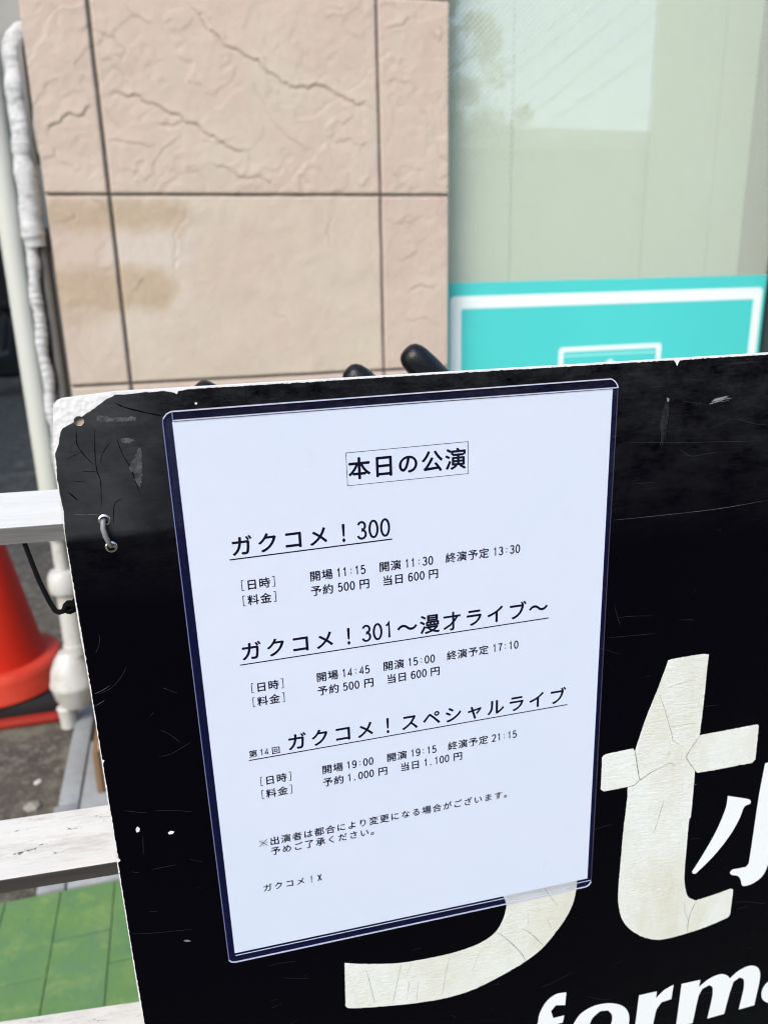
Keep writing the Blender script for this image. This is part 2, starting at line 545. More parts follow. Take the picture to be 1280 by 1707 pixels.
pale = np.maximum(blob(175, 325, 383, 446, .03, seed=4), 0.9*blob(285, 322, 455, 512, .03, seed=5)) * (1 - ochre)
pale = np.maximum(pale, 0.5*blob(160, 300, 518, 590, .05, seed=6))
verts = np.stack([GX.ravel(), (WY - h).ravel(), GZ.ravel()], 1)
idx = np.arange(nx*nz).reshape(nz, nx)
faces = np.stack([idx[:-1, :-1].ravel(), idx[:-1, 1:].ravel(), idx[1:, 1:].ravel(), idx[1:, :-1].ravel()], 1)
me = bpy.data.meshes.new("stone_tiles")
me.from_pydata(verts.tolist(), [], faces.tolist())
for nm, arr in (("crack_dirt_ao", crack_dirt_ao), ("joint", joint), ("ochre", ochre), ("pale", pale), ("tone", tone)):
    at = me.attributes.new(nm, 'FLOAT', 'POINT'); at.data.foreach_set("value", arr.ravel().astype(np.float32))
m = Mat("split_stone", rough=0.8, spec=0.3)
base = m.ramp(m.noise(3.2, 4, 0.55, dist=0.8), 0.36, 0.62, (0.515, 0.398, 0.330), (0.525, 0.468, 0.375))
base = m.mix(m.ramp(m.noise(7, 5, 0.6, (1, 1, 0.45), 1.2, (0, 0.6, 0)), 0.40, 0.72), base, (0.505, 0.398, 0.335))
base = m.mix(m.ramp(m.noise(22, 6, 0.7), 0.5, 0.8), base, (0.54, 0.46, 0.385))
base = m.mix(0.38, base, m.mix(m.attr("tone"), (0.56, 0.495, 0.385), (0.545, 0.40, 0.345)))
base = m.mix(m.math('MULTIPLY', m.attr("pale"), 0.65), base, (0.57, 0.50, 0.44))
oc = m.ramp(m.noise(26, 5, 0.65), 0.3, 0.75, (0.38, 0.275, 0.175), (0.46, 0.345, 0.235))
base = m.mix(m.math('MULTIPLY', m.attr("ochre"), 0.68), base, oc)
base = m.mix(m.math('MULTIPLY', m.attr("crack_dirt_ao"), 0.40), base, (0.17, 0.13, 0.10))
base = m.mix(m.attr("joint"), base, m.ramp(m.noise(30, 3), 0.3, 0.7, (0.030, 0.026, 0.024), (0.085, 0.070, 0.058)))
m.color(base); m.bump(m.noise(170, 6, 0.75), 0.65, 0.0018); M_STONE = m.m
wall = empty("tiled_wall", (0, 0, 0))
tag(wall, "pinkish beige split stone tile wall beside the frosted window", "wall")
add("stone_tiles", me, M_STONE, wall, smooth=True)
b = MB(); b.box(WX0 + 0.0005, WX1 - 0.0005, WY + 0.009, 2.05, 0, WZ1)
mb = Mat("wall_core", (0.42, 0.34, 0.27), 0.85); mb.bump(mb.noise(80, 4), 0.4, 0.002)
b.build("wall_body", mb.m, wall)
b = MB(); b.box(WX0, WX0 + 0.0004 + 0.004, WY + 0.003, WY + 0.0088, 0, WZ1); b.box(WX1 - 0.0044, WX1, WY + 0.003, WY + 0.0088, 0, WZ1)
b.build("tile_edge", M_STONE, wall)

# ------------------------------------------------------------------ window with wired frosted glass
win = empty("window", (0.645, 1.93, 0.0))
tag(win, "frosted wired glass window with pale green panels behind it", "window")
IW = Matrix.Translation((-0.645, -1.93, 0.0))
def wbox(name, mat, *args, bevel=0.0):
    bb = MB(); bb.box(*args, bevel=bevel); o = bb.build(name, mat); o.parent = win; o.matrix_parent_inverse = IW; return o
mf = Mat("dark_frame", (0.02, 0.02, 0.021), 0.4); M_FRAME = mf.m
mp = Mat("panel_green", rough=0.6)
mp.color(mp.ramp(mp.noise(2.5, 4, 0.6), 0.3, 0.7, (0.80, 0.86, 0.71), (0.85, 0.90, 0.765))); mp.bump(mp.noise(120, 3), 0.15, 0.001)
M_BLIND = mp.m
seams = [0.648, 0.862, 1.243, 1.447, 1.556]
for a, c in zip(seams, seams[1:]):
    wbox("backing_panel", M_BLIND, a + 0.0032, c - 0.0032, 1.985 + rng.uniform(0, .002), 2.0, 0.25, 2.6, bevel=0.001)
mk = Mat("seam_dark", (0.05, 0.06, 0.045), 0.8)
wbox("panel_rail", mk.m, 0.646, 1.60, 2.001, 2.012, 0.25, 2.6)
def wires(m):
    g1 = m.n.new("ShaderNodeTexWave"); g1.wave_type = 'BANDS'; g1.bands_direction = 'X'
    g1.inputs["Scale"].default_value = 32
    m.link(m.co((1, 1, 1), (0, math.radians(45), 0)), g1.inputs["Vector"])
    g2 = m.n.new("ShaderNodeTexWave"); g2.wave_type = 'BANDS'; g2.bands_direction = 'X'
    g2.inputs["Scale"].default_value = 32
    m.link(m.co((1, 1, 1), (0, math.radians(-45), 0)), g2.inputs["Vector"])
    w = m.math('MAXIMUM', g1.outputs["Fac"], g2.outputs["Fac"])
    s = m.ramp(w, 0.86, 0.97)
    return m.math('ADD', m.math('MULTIPLY', s, 0.50), 0.17)
M_GLASS = film_mat("wired_glass", (0.93, 0.965, 0.94), (0.85, 0.90, 0.775), wires, 0.02, 4.6)
wbox("glass_pane", M_GLASS, 0.6455, 1.60, 1.922, 1.930, 0.25, 2.6)
wbox("window_jamb", M_FRAME, 1.602, 1.70, 1.84, 2.05, 0.0, 2.6, bevel=0.002)
wbox("window_sill", M_FRAME, 0.6455, 1.60, 1.87, 2.05, 0.0, 0.248, bevel=0.003)
wbox("room_wall", mk.m, 0.646, 1.60, 2.04, 2.05, 0.25, 2.6)
wbox("window_head", M_FRAME, 0.6455, 1.70, 1.86, 2.05, 2.602, 2.70)

# teal sign in front of the lower window
teal = empty("teal_sign", (1.14, 1.912, 0.26))
tag(teal, "turquoise sign with a white border line across the lower window", "sign")
IT = Matrix.Translation((-1.14, -1.912, -0.26))
mt = Mat("turquoise", rough=0.45); mt.color(mt.ramp(mt.noise(3, 3), 0.3, 0.7, (0.070, 0.560, 0.535), (0.078, 0.590, 0.565))); M_TEAL = mt.m
mw = Mat("sign_white", (0.80, 0.86, 0.85), 0.45); M_SWHITE = mw.m
def tface(name, loops, y, th, mat):
    o = sheet(name, loops, 0, th, mat, unit=1.0)
    o.data.transform(Matrix(((1, 0, 0, 0), (0, 0, -1, y), (0, 1, 0, 0), (0, 0, 0, 1))))
    o.parent = teal; o.matrix_parent_inverse = IT
    return o
def rrect(x0, x1, z0, z1, r, n=6):
    out = []
    for cx, cz, a0 in ((x1-r, z1-r, 0), (x0+r, z1-r, 90), (x0+r, z0+r, 180), (x1-r, z0+r, 270)):
        for k in range(n+1):
            a = math.radians(a0 + 90*k/n); out.append((cx + r*math.cos(a), cz + r*math.sin(a)))
    return out
tface("sign_panel", [[(0.655, 0.26), (1.598, 0.26), (1.598, 1.0755), (0.655, 1.0755)]], 1.9205, 0.004, M_TEAL)
tface("border_line", [rrect(0.675, 1.588, 0.28, 1.043, 0.012), rrect(0.704, 1.562, 0.31, 1.0125, 0.004)], 1.9165, 0.0006, M_SWHITE)
tface("icon_frame", [rrect(0.978, 1.283, 0.62, 0.905, 0.010), rrect(0.991, 1.269, 0.633, 0.893, 0.004)], 1.9165, 0.0006, M_SWHITE)
tface("icon_line", [[(0.993, 0.8795), (1.267, 0.8795), (1.267, 0.8845), (0.993, 0.8845)]], 1.9165, 0.0005, Mat("pale_teal", (0.30, 0.76, 0.70), 0.45).m)
tface("icon_arrow", [[(1.13, 0.869), (1.165, 0.846), (1.23, 0.78), (1.20, 0.755), (1.13, 0.82), (1.06, 0.755), (1.03, 0.78), (1.095, 0.846)]], 1.9165, 0.0006, M_SWHITE)

# ------------------------------------------------------------------ drainpipe at the end of the wall
m = Mat("drain_plastic", rough=0.5)
m.color(m.mix(m.ramp(m.noise(7, 5, 0.7, (1, 1, 0.25)), 0.5, 0.8), (0.52, 0.53, 0.485), (0.42, 0.41, 0.36))); M_DRAIN = m.m
m = Mat("white_plastic", rough=0.4)
m.color(m.mix(m.ramp(m.noise(16, 5, 0.7), 0.50, 0.75), (0.52, 0.52, 0.49), (0.38, 0.35, 0.28))); M_WPLAS = m.m
dp = empty("drainpipe", (-0.318, 1.96, 0))
tag(dp, "pale grey drainpipe with white collar and bulbous trap at its foot", "pipe")
ID = Matrix.Translation((0.318, -1.96, 0))
def dpart(o): o.parent = dp; o.matrix_parent_inverse = ID; return o
b = MB(); b.tube([(-0.318, 1.965, 0.50), (-0.318, 1.965, 1.2), (-0.312, 1.965, 2.4)], 0.0265, 28); dpart(b.build("upper_pipe", M_DRAIN, smooth=True))
b = MB(); b.lathe((-0.318, 1.96, 0), [(0.017, .40), (0.017, .50), (0.026, .505), (0.026, .515)]); dpart(b.build("neck", M_WPLAS, smooth=True))
b = MB(); b.lathe((-0.318, 1.96, 0.36), [(0.024, 0), (0.036, .004), (0.038, .02), (0.037, .045), (0.030, .058), (0.022, .06)]); dpart(b.build("collar", M_WPLAS, smooth=True))
b = MB(); b.lathe((-0.316, 1.96, 0.19), [(0.0245, .17), (0.025, .078), (0.025, .03), (0.027, .028), (0.027, 0)][::-1]); dpart(b.build("lower_pipe", M_WPLAS, smooth=True))
b = MB(); b.lathe((-0.332, 1.96, 0.045), [(0.020, 0), (0.036, .006), (0.048, .03), (0.0545, .058), (0.0565, .062), (0.0565, .072), (0.0545, .076), (0.050, .105), (0.038, .135), (0.024, .155)]); dpart(b.build("trap", M_WPLAS, smooth=True))
b = MB(); b.lathe((-0.357, 1.955, -0.01), [(0.019, 0), (0.021, .045), (0.024, .056), (0.020, .06)]); dpart(b.build("foot", M_DRAIN, smooth=True))

# pipe bundle wrapped in tape
m = Mat("wrap_tape", rough=0.65)
m.color(m.mix(m.ramp(m.noise(40, 5, 0.7, (1, 1, 2.2)), 0.48, 0.74), (0.53, 0.54, 0.55), (0.27, 0.26, 0.24))); m.bump(m.noise(48, 4, 0.6, (.7, .7, 3)), 0.55, 0.006); M_WRAP = m.m
wb = empty("wrapped_pipe", (-0.262, 1.935, 0.6))
tag(wb, "taped white pipe bundle running down between drainpipe and stone wall", "pipe")
IB = Matrix.Translation((0.262, -1.935, -0.6))
r2 = random.Random(5)
zs = [1.575 - 0.0045*i for i in range(90)]
path = [(-0.205, 1.945, 1.592), (-0.222, 1.94, 1.590), (-0.238, 1.938, 1.584), (-0.250, 1.936, 1.572)]
rads = [0.020, 0.0215, 0.023, 0.024]
for i, z in enumerate(zs[4:]):
    path.append((-0.2585 - 0.012*min(1, i/70) + 0.0016*math.sin(i*.23), 1.935 + 0.002*math.sin(i*.31), z))
    rads.append(0.0225 + 0.0016*((i % 9)/9.0) + r2.uniform(-.0006, .0006) + 0.001*math.sin(i*.5))
bumps = [[r2.uniform(-.06, .06) for _ in range(20)] for _ in range(200)]
sq = lambda i, an: 1 + bumps[i // 3][int(an/(2*math.pi)*19.99)]*0.4
b = MB(); b.tube(path, rads, 20, squash=sq); o = b.build("tape_wrap", M_WRAP, smooth=True); o.parent = wb; o.matrix_parent_inverse = IB
path2 = []; rad2 = []
for i in range(150):
    z = 1.172 - 0.0042*i
    path2.append((-0.2795 - 0.005*min(1, i/40) + 0.0022*math.sin(i*.21), 1.932, z)); rad2.append(0.0125 + 0.0009*math.sin(i*.31) + r2.uniform(-.0012, .0012))
b = MB(); b.tube(path2, rad2, 16, squash=sq); o = b.build("thin_wrap", M_WRAP, smooth=True); o.parent = wb; o.matrix_parent_inverse = IB
mh = Mat("grey_hose", (0.115, 0.11, 0.105), 0.5)
b = MB(); b.tube([(-0.258, 1.945, 1.20), (-0.257, 1.945, 0.9), (-0.260, 1.945, 0.5), (-0.27, 1.95, 0.1)], 0.0105, 14); o = b.build("dark_hose", mh.m, wb, smooth=True); o.matrix_parent_inverse = IB
b = MB(); b.tube([(-0.240, 1.955, 1.21), (-0.240, 1.955, 0.9), (-0.240, 1.955, 0.2)], 0.009, 14); o = b.build("dark_hose", mh.m, wb, smooth=True); o.matrix_parent_inverse = IB
b = MB(); b.tube([(-0.236, 1.925, 1.575), (-0.2415, 1.912, 1.55), (-0.2425, 1.910, 1.45), (-0.2435, 1.912, 1.375), (-0.243, 1.93, 1.34)], .0075, 14); o = b.build("dark_hose", mh.m, wb, smooth=True); o.matrix_parent_inverse = IB
b = MB(); b.tube([(-0.231, 1.92, 1.45), (-0.2365, 1.915, 1.435), (-0.2385, 1.913, 1.41), (-0.238, 1.915, 1.375), (-0.232, 1.92, 1.36)], [0.006, 0.0072, 0.0078, 0.0072, 0.006], 14); o = b.build("white_sleeve", M_WPLAS, wb, smooth=True); o.matrix_parent_inverse = IB

# ------------------------------------------------------------------ traffic cone
cone = empty("traffic_cone", (-0.552, 2.17, -0.012))
tag(cone, "red orange traffic cone with a heavy ring on its base", "traffic cone")
m = Mat("cone_red", rough=0.62, spec=0.25)
m.color(m.mix(m.ramp(m.noise(9, 5, 0.7), 0.5, 0.75), (0.50, 0.017, 0.004), (0.40, 0.016, 0.005))); m.bump(m.noise(200, 3), 0.1, 0.001); M_CONE = m.m
m = Mat("ring_red", rough=0.6, spec=0.3)
m.color(m.ramp(m.noise(12, 5, 0.7), 0.35, 0.7, (0.50, 0.036, 0.016), (0.56, 0.055, 0.025))); M_RING = m.m
b = MB(); b.lathe((0, 0, 0.05), [(0.162, 0), (0.150, .02), (0.132, .05), (0.122, .09), (0.068, .39), (0.026, .655), (0.020, .665), (0.016, .668)], 64); b.build("cone_body", M_CONE, cone, smooth=True)
b = MB(); b.lathe((0, 0, 0.055), [(0.125, .075), (0.150, .078), (0.163, .070), (0.168, .055), (0.172, .035), (0.178, .02), (0.180, .008), (0.172, 0), (0.125, 0)], 64); b.build("ring_weight", M_RING, cone, smooth=True)
b = MB()
b.box(-.185, .185, -.185, .185, 0.0, 0.022, bevel=0.008)
b.build("base_plate", Mat("base_red", (0.30, 0.018, 0.008), .6).m, cone, smooth=True)
b = MB(); b.box(-.165, .165, -.165, .165, 0.0222, 0.056, bevel=0.004); b.build("shade_gap", Mat("gap_black", (0.008, 0.007, 0.007), .8).m, cone, smooth=True)  # black slab: the shadow gap under the ring, put in as a shape

# wooden box standing behind the sign board
m = Mat("tan_wood", rough=0.7)
m.color(m.ramp(m.noise(20, 5, 0.6, (1, 1, 8)), 0.3, 0.7, (0.50, 0.33, 0.20), (0.62, 0.44, 0.29))); M_TAN = m.m
bx = empty("wooden_box", (-0.05, 1.64, 0.002)); tag(bx, "light tan wooden box standing on the grey concrete strip", "box")
b = MB(); b.box(-.195, .2, -.012, .012, 0.0, .112, bevel=.002); b.build("front_board", M_TAN, bx)
b = MB(); b.box(-.209, -.196, -.02, .13, 0.0, .105, bevel=.002); b.build("side_board", Mat("shaded_wood", (0.20, 0.115, 0.06), 0.7).m, bx)  # brown edge strip: shadow on the box put into the wood colour
b = MB(); b.box(-.195, .2, .0125, .13, 0.098, .110, bevel=.001); b.build("lid", M_TAN, bx)

# loose stones on the asphalt
m = Mat("pale_stone", (0.62, 0.60, 0.55), 0.8); m.bump(m.noise(90, 4), 0.6, 0.003); M_PEB = m.m
for k, (px, py, s, lab) in enumerate([(63, 1304, .008, "small white pebble lying alone on the dark asphalt near the concrete strip"), (54, 1345, .016, "grey flat stone on the dark asphalt nearest the white slat")]):
    p = on_ground(px, py, -0.01)
    bm = bmesh.new(); bmesh.ops.create_icosphere(bm, subdivisions=3, radius=s)
    for v in bm.verts: v.co *= 1 + 0.25*math.sin(v.co.x*400 + k)*math.sin(v.co.y*330 + 2*k); v.co.z *= .5
    me = bpy.data.meshes.new("pebble"); bm.to_mesh(me); bm.free()
    o = add("pebble", me, M_PEB if k == 0 else Mat("grey_stone", (0.27, 0.25, 0.21), .9).m, smooth=True); o.location = (p[0], p[1], -0.010)
    tag(o, lab, "stone", "loose stones on the asphalt")

# ------------------------------------------------------------------ alley at the left, far away
far = empty("far_building", (-3, 14, 0)); tag(far, "pale grey building with dark openings at the end of the alley", "building")
mg = Mat("far_render", rough=0.9); mg.color(mg.ramp(mg.noise(1.2, 5), 0.3, 0.7, (0.26, 0.25, 0.22), (0.36, 0.35, 0.31))); mg.bump(mg.noise(20, 4), 0.3, 0.01)
b = MB(); b.box(-6, 6, 0, 4, 1.9, 7); b.box(-6, -1.2, 0, 4, -.02, 1.9); b.box(1.9, 6, 0, 4, -.02, 1.9); b.build("wall", mg.m, far)
b = MB(); b.box(-1.2, 1.9, .25, .3, -.02, 1.9); b.build("shutter", Mat("dark_shutter", (0.015, 0.015, 0.015), .6).m, far)
b = MB(); b.box(-4.5, -2.5, -.03, -.001, 2.6, 4.2, bevel=.01); b.build("window", Mat("far_glass", (0.05, 0.06, 0.06), .15).m, far)
side = empty("alley_wall", (-3.2, 7, 0)); tag(side, "grey side wall along the far left of the alley", "wall")
b = MB(); b.box(-.2, 0, -6, 6.9, -.02, 5); b.build("wall_body", mg.m, side); b = MB(); b.box(-.24, .05, -6, 6.9, 5.001, 5.08, bevel=.01); b.build("coping", M_CONC, side)

sc = empty("parked_scooter", (-1.68, 9.0, -0.012)); sc.rotation_euler = (0, 0, math.radians(205))
tag(sc, "black scooter parked in the dark alley behind the drainpipe", "scooter")
M_BLK = Mat("black_body", (0.008, 0.008, 0.009), .35).m; M_TYRE = Mat("tyre_rubber", (0.012, 0.012, 0.012), .85).m
M_GREYM = Mat("grey_metal", (0.32, 0.31, 0.29), .35, .8).m
for wx in (-.55, .62):
    b = MB(); b.lathe((wx, -.05, .23), [(.13, .0), (.19, -.005), (.225, .02), (.23, .05), (.225, .08), (.19, .105), (.13, .10)], 32, 'Y'); t = b.build("tyre", M_TYRE, sc, smooth=True)
    b = MB(); b.lathe((wx, -.04, .23), [(.02, -.01), (.13, .0), (.13, .08), (.02, .09)], 24, 'Y'); b.build("rim", M_GREYM, t, smooth=True)
o = sheet("body_shell", [smooth_loop([(-.85, .62), (-.70, .80), (-.2, .82), (-.05, .74), (.02, .42), (.25, .36), (.40, .55), (.52, .95), (.62, .98), (.66, .70), (.60, .42), (.42, .24), (-.15, .22), (-.35, .36), (-.62, .50)])], -.13, .13, M_BLK, sc, unit=1.0, bevel=.04)
o.data.transform(Matrix(((1, 0, 0, 0), (0, 0, -1, 0), (0, 1, 0, 0), (0, 0, 0, 1))))
b = MB(); b.box(-.78, -.02, -.15, .15, .82, .93, bevel=.05, segs=4); b.build("seat", M_TYRE, sc, smooth=True)
b = MB(); b.tube([(.50, -.34, 1.06), (.55, -.15, 1.04), (.57, 0, 1.02), (.55, .15, 1.04), (.50, .34, 1.06)], .017, 10); b.build("handlebar", M_TYRE, sc, smooth=True)
b = MB(); b.box(-.95, -.93, -.10, .10, .42, .60, bevel=.004); b.build("number_plate", Mat("plate", (0.34, 0.34, 0.32), .5).m, sc)
b = MB(); b.box(-.90, -.84, -.09, .09, .64, .71, bevel=.015); b.build("tail_light", Mat("tail_red", (0.18, 0.03, 0.02), .3).m, sc, smooth=True)
b = MB(); b.box(-1.05, -.72, -.18, .18, .94, 1.25, bevel=.05, segs=4); b.build("top_box", M_BLK, sc, smooth=True)
for s in (-1, 1):
    b = MB(); b.lathe((.48, s*.27, 1.24), [(.01, -.06), (.05, -.05), (.06, 0), (.05, .012), (.01, .014)], 20, 'X'); b.build("mirror", M_BLK, sc, smooth=True)
    b = MB(); b.tube([(.52, s*.22, 1.05), (.50, s*.26, 1.20)], .008, 8); b.build("mirror_stem", M_BLK, sc)

# ------------------------------------------------------------------ across the street, seen in the window glass
mo = Mat("opposite_render", rough=0.9); mo.color(mo.ramp(mo.noise(.8, 5), .3, .7, (0.20, 0.20, 0.17), (0.27, 0.26, 0.225)))
low = empty("low_building", (2, -14, 0)); tag(low, "low flat building with a pale roof edge mirrored in the window", "building")
b = MB(); b.box(-18, 9.9, -6, -.05, 0, 3.75); b.build("wall", mo.m, low)
b = MB(); b.box(-18.2, 9.9, -6.2, .15, 3.75, 4.15, bevel=.03); b.build("roof", Mat("pale_cornice", (0.70, 0.68, 0.55), .7).m, low)
for k in range(6):
    b = MB(); b.box(-15 + k*3.9, -13 + k*3.9, -.02, .05, 1.0, 2.6, bevel=.02); b.build("window", Mat("street_glass", (0.10, 0.115, 0.12), .1).m, low)
tall = empty("tall_building", (16, -14, 0)); tag(tall, "taller grey building mirrored at the right of the window glass", "building")
sheet("wall", [[(-5.0, .3), (9, .3), (9, -9), (1.2, -9)]], 0, 13, mo.m, tall, unit=1.0)
for k in range(4):
    for j in range(3):
        b = MB(); b.box(-4 + k*3, -2.2 + k*3, .3, .36, 2 + j*3.4, 3.8 + j*3.4, bevel=.02); b.build("window", Mat("tower_glass", (0.12, 0.14, 0.14), .1).m, tall)
sheet("roof", [[(-5.1, .4), (9.1, .4), (9.1, -9.1), (1.1, -9.1)]], 13.001, 13.3, M_CONC, tall, unit=1.0)

tree = empty("street_tree", (4.32, -9, -.012)); tag(tree, "leafy street tree mirrored at the left of the window glass", "tree")
mbk = Mat("bark", rough=.9); mbk.color(mbk.ramp(mbk.noise(14, 5, .7, (1, 1, .3)), .3, .7, (.05, .04, .03), (.12, .10, .08))); mbk.bump(mbk.noise(30, 5), .8, .02)
b = MB(); b.tube([(0, 0, 0), (.03, .02, 1.2), (-.02, .05, 2.4), (.05, 0, 3.6), (.0, .1, 4.8)], [.16, .13, .11, .08, .03], 12)
r3 = random.Random(9); tips = []
for k in range(12):
    a = k*2.4; z = 2.2 + k*.22; L = r3.uniform(.6, 1.05)
    q = Vector((math.cos(a)*L, math.sin(a)*L, z + r3.uniform(.3, .8)))
    b.tube([(0, .03, z), (q.x*.5, q.y*.5, z + .25), q], [.05, .032, .012], 7); tips.append(q)
b.build("trunk", mbk.m, tree, smooth=True)
bm = bmesh.new(); cl = []
for q in tips + [Vector((r3.gauss(0, .4), r3.gauss(0, .4), r3.uniform(3, 5.4))) for _ in range(16)]:
    for _ in range(3): cl.append((q + Vector((r3.gauss(0, .22), r3.gauss(0, .22), r3.gauss(0, .2))), r3.uniform(.14, .30)))
for c, R_ in cl:
    for _ in range(85):
        d = Vector((r3.gauss(0, 1), r3.gauss(0, 1), r3.gauss(0, 1))).normalized() * R_ * r3.random()**.4
        u = Vector((r3.gauss(0, 1), r3.gauss(0, 1), r3.gauss(0, 1))).normalized(); w = u.orthogonal().normalized()
        s = r3.uniform(.03, .055); p = c + d
        bm.faces.new([bm.verts.new(p + u*s), bm.verts.new(p + w*s*.5), bm.verts.new(p - u*s), bm.verts.new(p - w*s*.5)])
me = bpy.data.meshes.new("crown"); bm.to_mesh(me); bm.free()
ml = Mat("leaf", rough=.6); ml.color(ml.ramp(ml.noise(2.5, 4), .3, .7, (.035, .06, .02), (.09, .13, .045)))
add("crown", me, ml.m, tree)
for k, (pa, pb) in enumerate([((7.09, -13.6, 4.29), (8.1, -9.5, 5.54)), ((8.0, -13.6, 4.37), (8.4, -9.5, 5.34)), ((6.4, -13.6, 4.62), (7.11, -9.5, 5.49)),
                              ((8.43, -13.6, 4.2), (8.56, -9.5, 4.86)), ((6.67, -13.6, 4.51), (7.49, -9.5, 5.51))]):
    pa, pb = Vector(pa), Vector(pb)
    pts = [pa + (pb - pa)*(2.78*q/24) - Vector((0, 0, .10*math.sin(math.pi*q/24))) for q in range(25)]
    b = MB(); b.tube(pts, .011, 6); tag(b.build("overhead_wire", M_TYRE), "thin black overhead wire crossing the sky mirrored in the window", "wire", "overhead wires across the street")

b = MB(); b.tube([(9.1, -2.1, 0), (9.1, -2.1, 8)], [.16, .11], 14); b.box(8.2, 10.2, -2.25, -2.15, 7.0, 7.1); up = b.build("utility_pole", Mat("pole_concrete", (0.32, 0.31, 0.29), .8).m, smooth=True)
tag(up, "tall grey utility pole holding the overhead wires across the street", "pole")

# ================================================================== the black sign board
BMAT = Matrix(((0.99937038, -0.01607647, -0.03162899, -0.00388792),
               (-0.03174332, -0.00690697, -0.99947219, 0.35253723),
               (0.01584952, 0.99984691, -0.00741294, 1.04030655), (0, 0, 0, 1)))
board = empty("sign_board", mat=BMAT)
tag(board, "black sign board with peeling film, large cream letters and a white edge", "sign board")
# outlines in millimetres on the board's own plane
CORE = [(-48.0,9.1), (-47.5,11.0), (-46.2,12.3), (-44.0,13.0), (-34.7,13.6), (-22.4,14.4), (4.9,14.2), (84.3,13.6), (171.7,13.0), (241.7,12.5), (244.7,12.5), (296.1,12.2)]
CORE_L = [(-50.2,-7.7), (-51.1,-18.8), (-51.4,-37.2), (-52.1,-95.6), (-51.7,-111.7), (-51.9,-165.8), (-52.7,-223.7), (-52.9,-274.7), (-53.2,-329.3)]
FILM = [(-49.9,-10.1), (-47.9,-6.1), (-46.5,-1.3), (-45.1,0.7), (-40.0,3.1), (-33.4,6.9), (-27.1,11.0), (-22.4,13.3), (-16.6,13.2), (-10.7,13.5), (-4.8,13.4), (-1.8,13.5), (1.1,12.8), (3.3,11.8), (4.1,13.1), (7.9,13.6), (30.5,13.4), (56.9,13.2), (77.3,13.1), (78.7,13.1), (81.5,13.1), (112.5,12.8), (150.5,12.6), (171.7,12.4), (190.9,12.3), (193.4,12.2), (196.6,12.2), (218.9,12.1), (238.4,11.9), (243.1,11.9), (245.2,9.7), (246.1,11.7), (268.6,11.7), (296.1,11.5), (303.2,11.4)]
FILM_L = [(-52.3,-329.6), (-52.4,-274.9), (-52.1,-223.9), (-50.7,-222.7), (-51.6,-220.7), (-51.5,-165.9), (-50.5,-163.4), (-51.4,-162.5), (-51.2,-111.1), (-51.3,-95.7), (-51.3,-47.8), (-51.1,-43.6), (-50.4,-37.0), (-50.5,-33.2), (-50.6,-30.4), (-50.7,-26.6), (-50.6,-23.6), (-50.9,-21.5), (-50.5,-18.8), (-50.2,-14.9)]
T = [(253.7,-156.1), (256.3,-155.6), (275.4,-155.4), (279.5,-156.3), (279.2,-166.8), (279.3,-181.4), (278.7,-209.4), (280.1,-209.2), (317.4,-208.7), (318.5,-209.9), (319.0,-233.5), (316.8,-235.6), (280.3,-235.4), (277.7,-233.4), (277.9,-238.4), (278.0,-266.6), (277.1,-268.2), (277.2,-295.4), (277.5,-310.5), (278.8,-319.5), (281.6,-327.9), (287.5,-332.7), (295.5,-331.9), (304.5,-330.8), (312.6,-329.4), (314.5,-330.7), (314.3,-350.3), (313.0,-352.8), (297.9,-356.3), (282.8,-358.1), (264.6,-358.2), (252.3,-352.8), (242.9,-344.7), (236.5,-335.2), (233.1,-323.4), (232.1,-310.2), (232.4,-291.3), (232.8,-267.7), (234.0,-243.0), (233.7,-237.4), (234.3,-236.0), (218.3,-236.0), (216.4,-234.3), (216.1,-212.4), (218.3,-210.9), (235.5,-210.1), (237.0,-212.1), (238.0,-207.6), (242.6,-190.7), (248.5,-173.5), (252.7,-159.9)]
KL = [(302.6,-256.5), (318.0,-262.2), (319.5,-264.3), (319.2,-265.6), (315.1,-267.5), (312.6,-275.9), (306.9,-287.3), (297.3,-300.0), (285.5,-311.1), (283.5,-310.6), (282.8,-309.0), (290.0,-296.2), (297.3,-280.9), (302.1,-265.3)]
KC = [(326.4,-238.0), (328.8,-237.6), (340.2,-241.7), (341.5,-243.9), (340.1,-286.1), (339.0,-309.7), (337.7,-319.3), (334.8,-325.3), (329.0,-329.0), (322.9,-329.8), (320.7,-328.6), (319.1,-323.8), (316.7,-320.4), (311.8,-318.2), (310.4,-316.2), (311.9,-314.3), (322.1,-314.5), (323.8,-311.6), (324.9,-261.8)]
S = [(60.2,-320.4), (68.7,-323.5), (83.8,-327.7), (93.2,-329.6), (103.9,-330.6), (120.9,-331.0), (135.7,-329.7), (145.6,-326.8), (152.4,-322.0), (156.7,-314.2), (158.7,-305.9), (158.4,-301.5), (155.9,-294.3), (152.7,-285.7), (147.8,-276.1), (191.9,-269.5), (200.0,-282.7), (203.6,-294.4), (203.6,-303.9), (201.8,-313.9), (197.7,-323.3), (192.1,-331.7), (182.7,-342.9), (171.2,-350.6), (157.2,-356.7), (138.1,-362.9), (120.5,-364.5), (100.7,-362.8), (86.2,-360.4), (70.7,-357.3), (60.8,-354.6), (59.1,-352.6)]
F = [(200.2,-383.4), (193.0,-383.0), (186.5,-387.5), (182.3,-396.1), (180.7,-406.3), (175.9,-421.6), (184.7,-421.9), (187.8,-408.5), (198.6,-408.2), (199.5,-402.5), (191.9,-402.5), (190.1,-396.0), (193.3,-392.0), (199.8,-393.9)]
O = [(207.0,-410.8), (211.5,-404.4), (220.3,-400.8), (231.5,-401.8), (241.0,-407.1), (245.8,-415.4), (246.0,-426.6), (240.7,-437.1), (229.4,-439.6), (216.4,-434.5), (207.5,-424.8), (205.2,-417.3)]
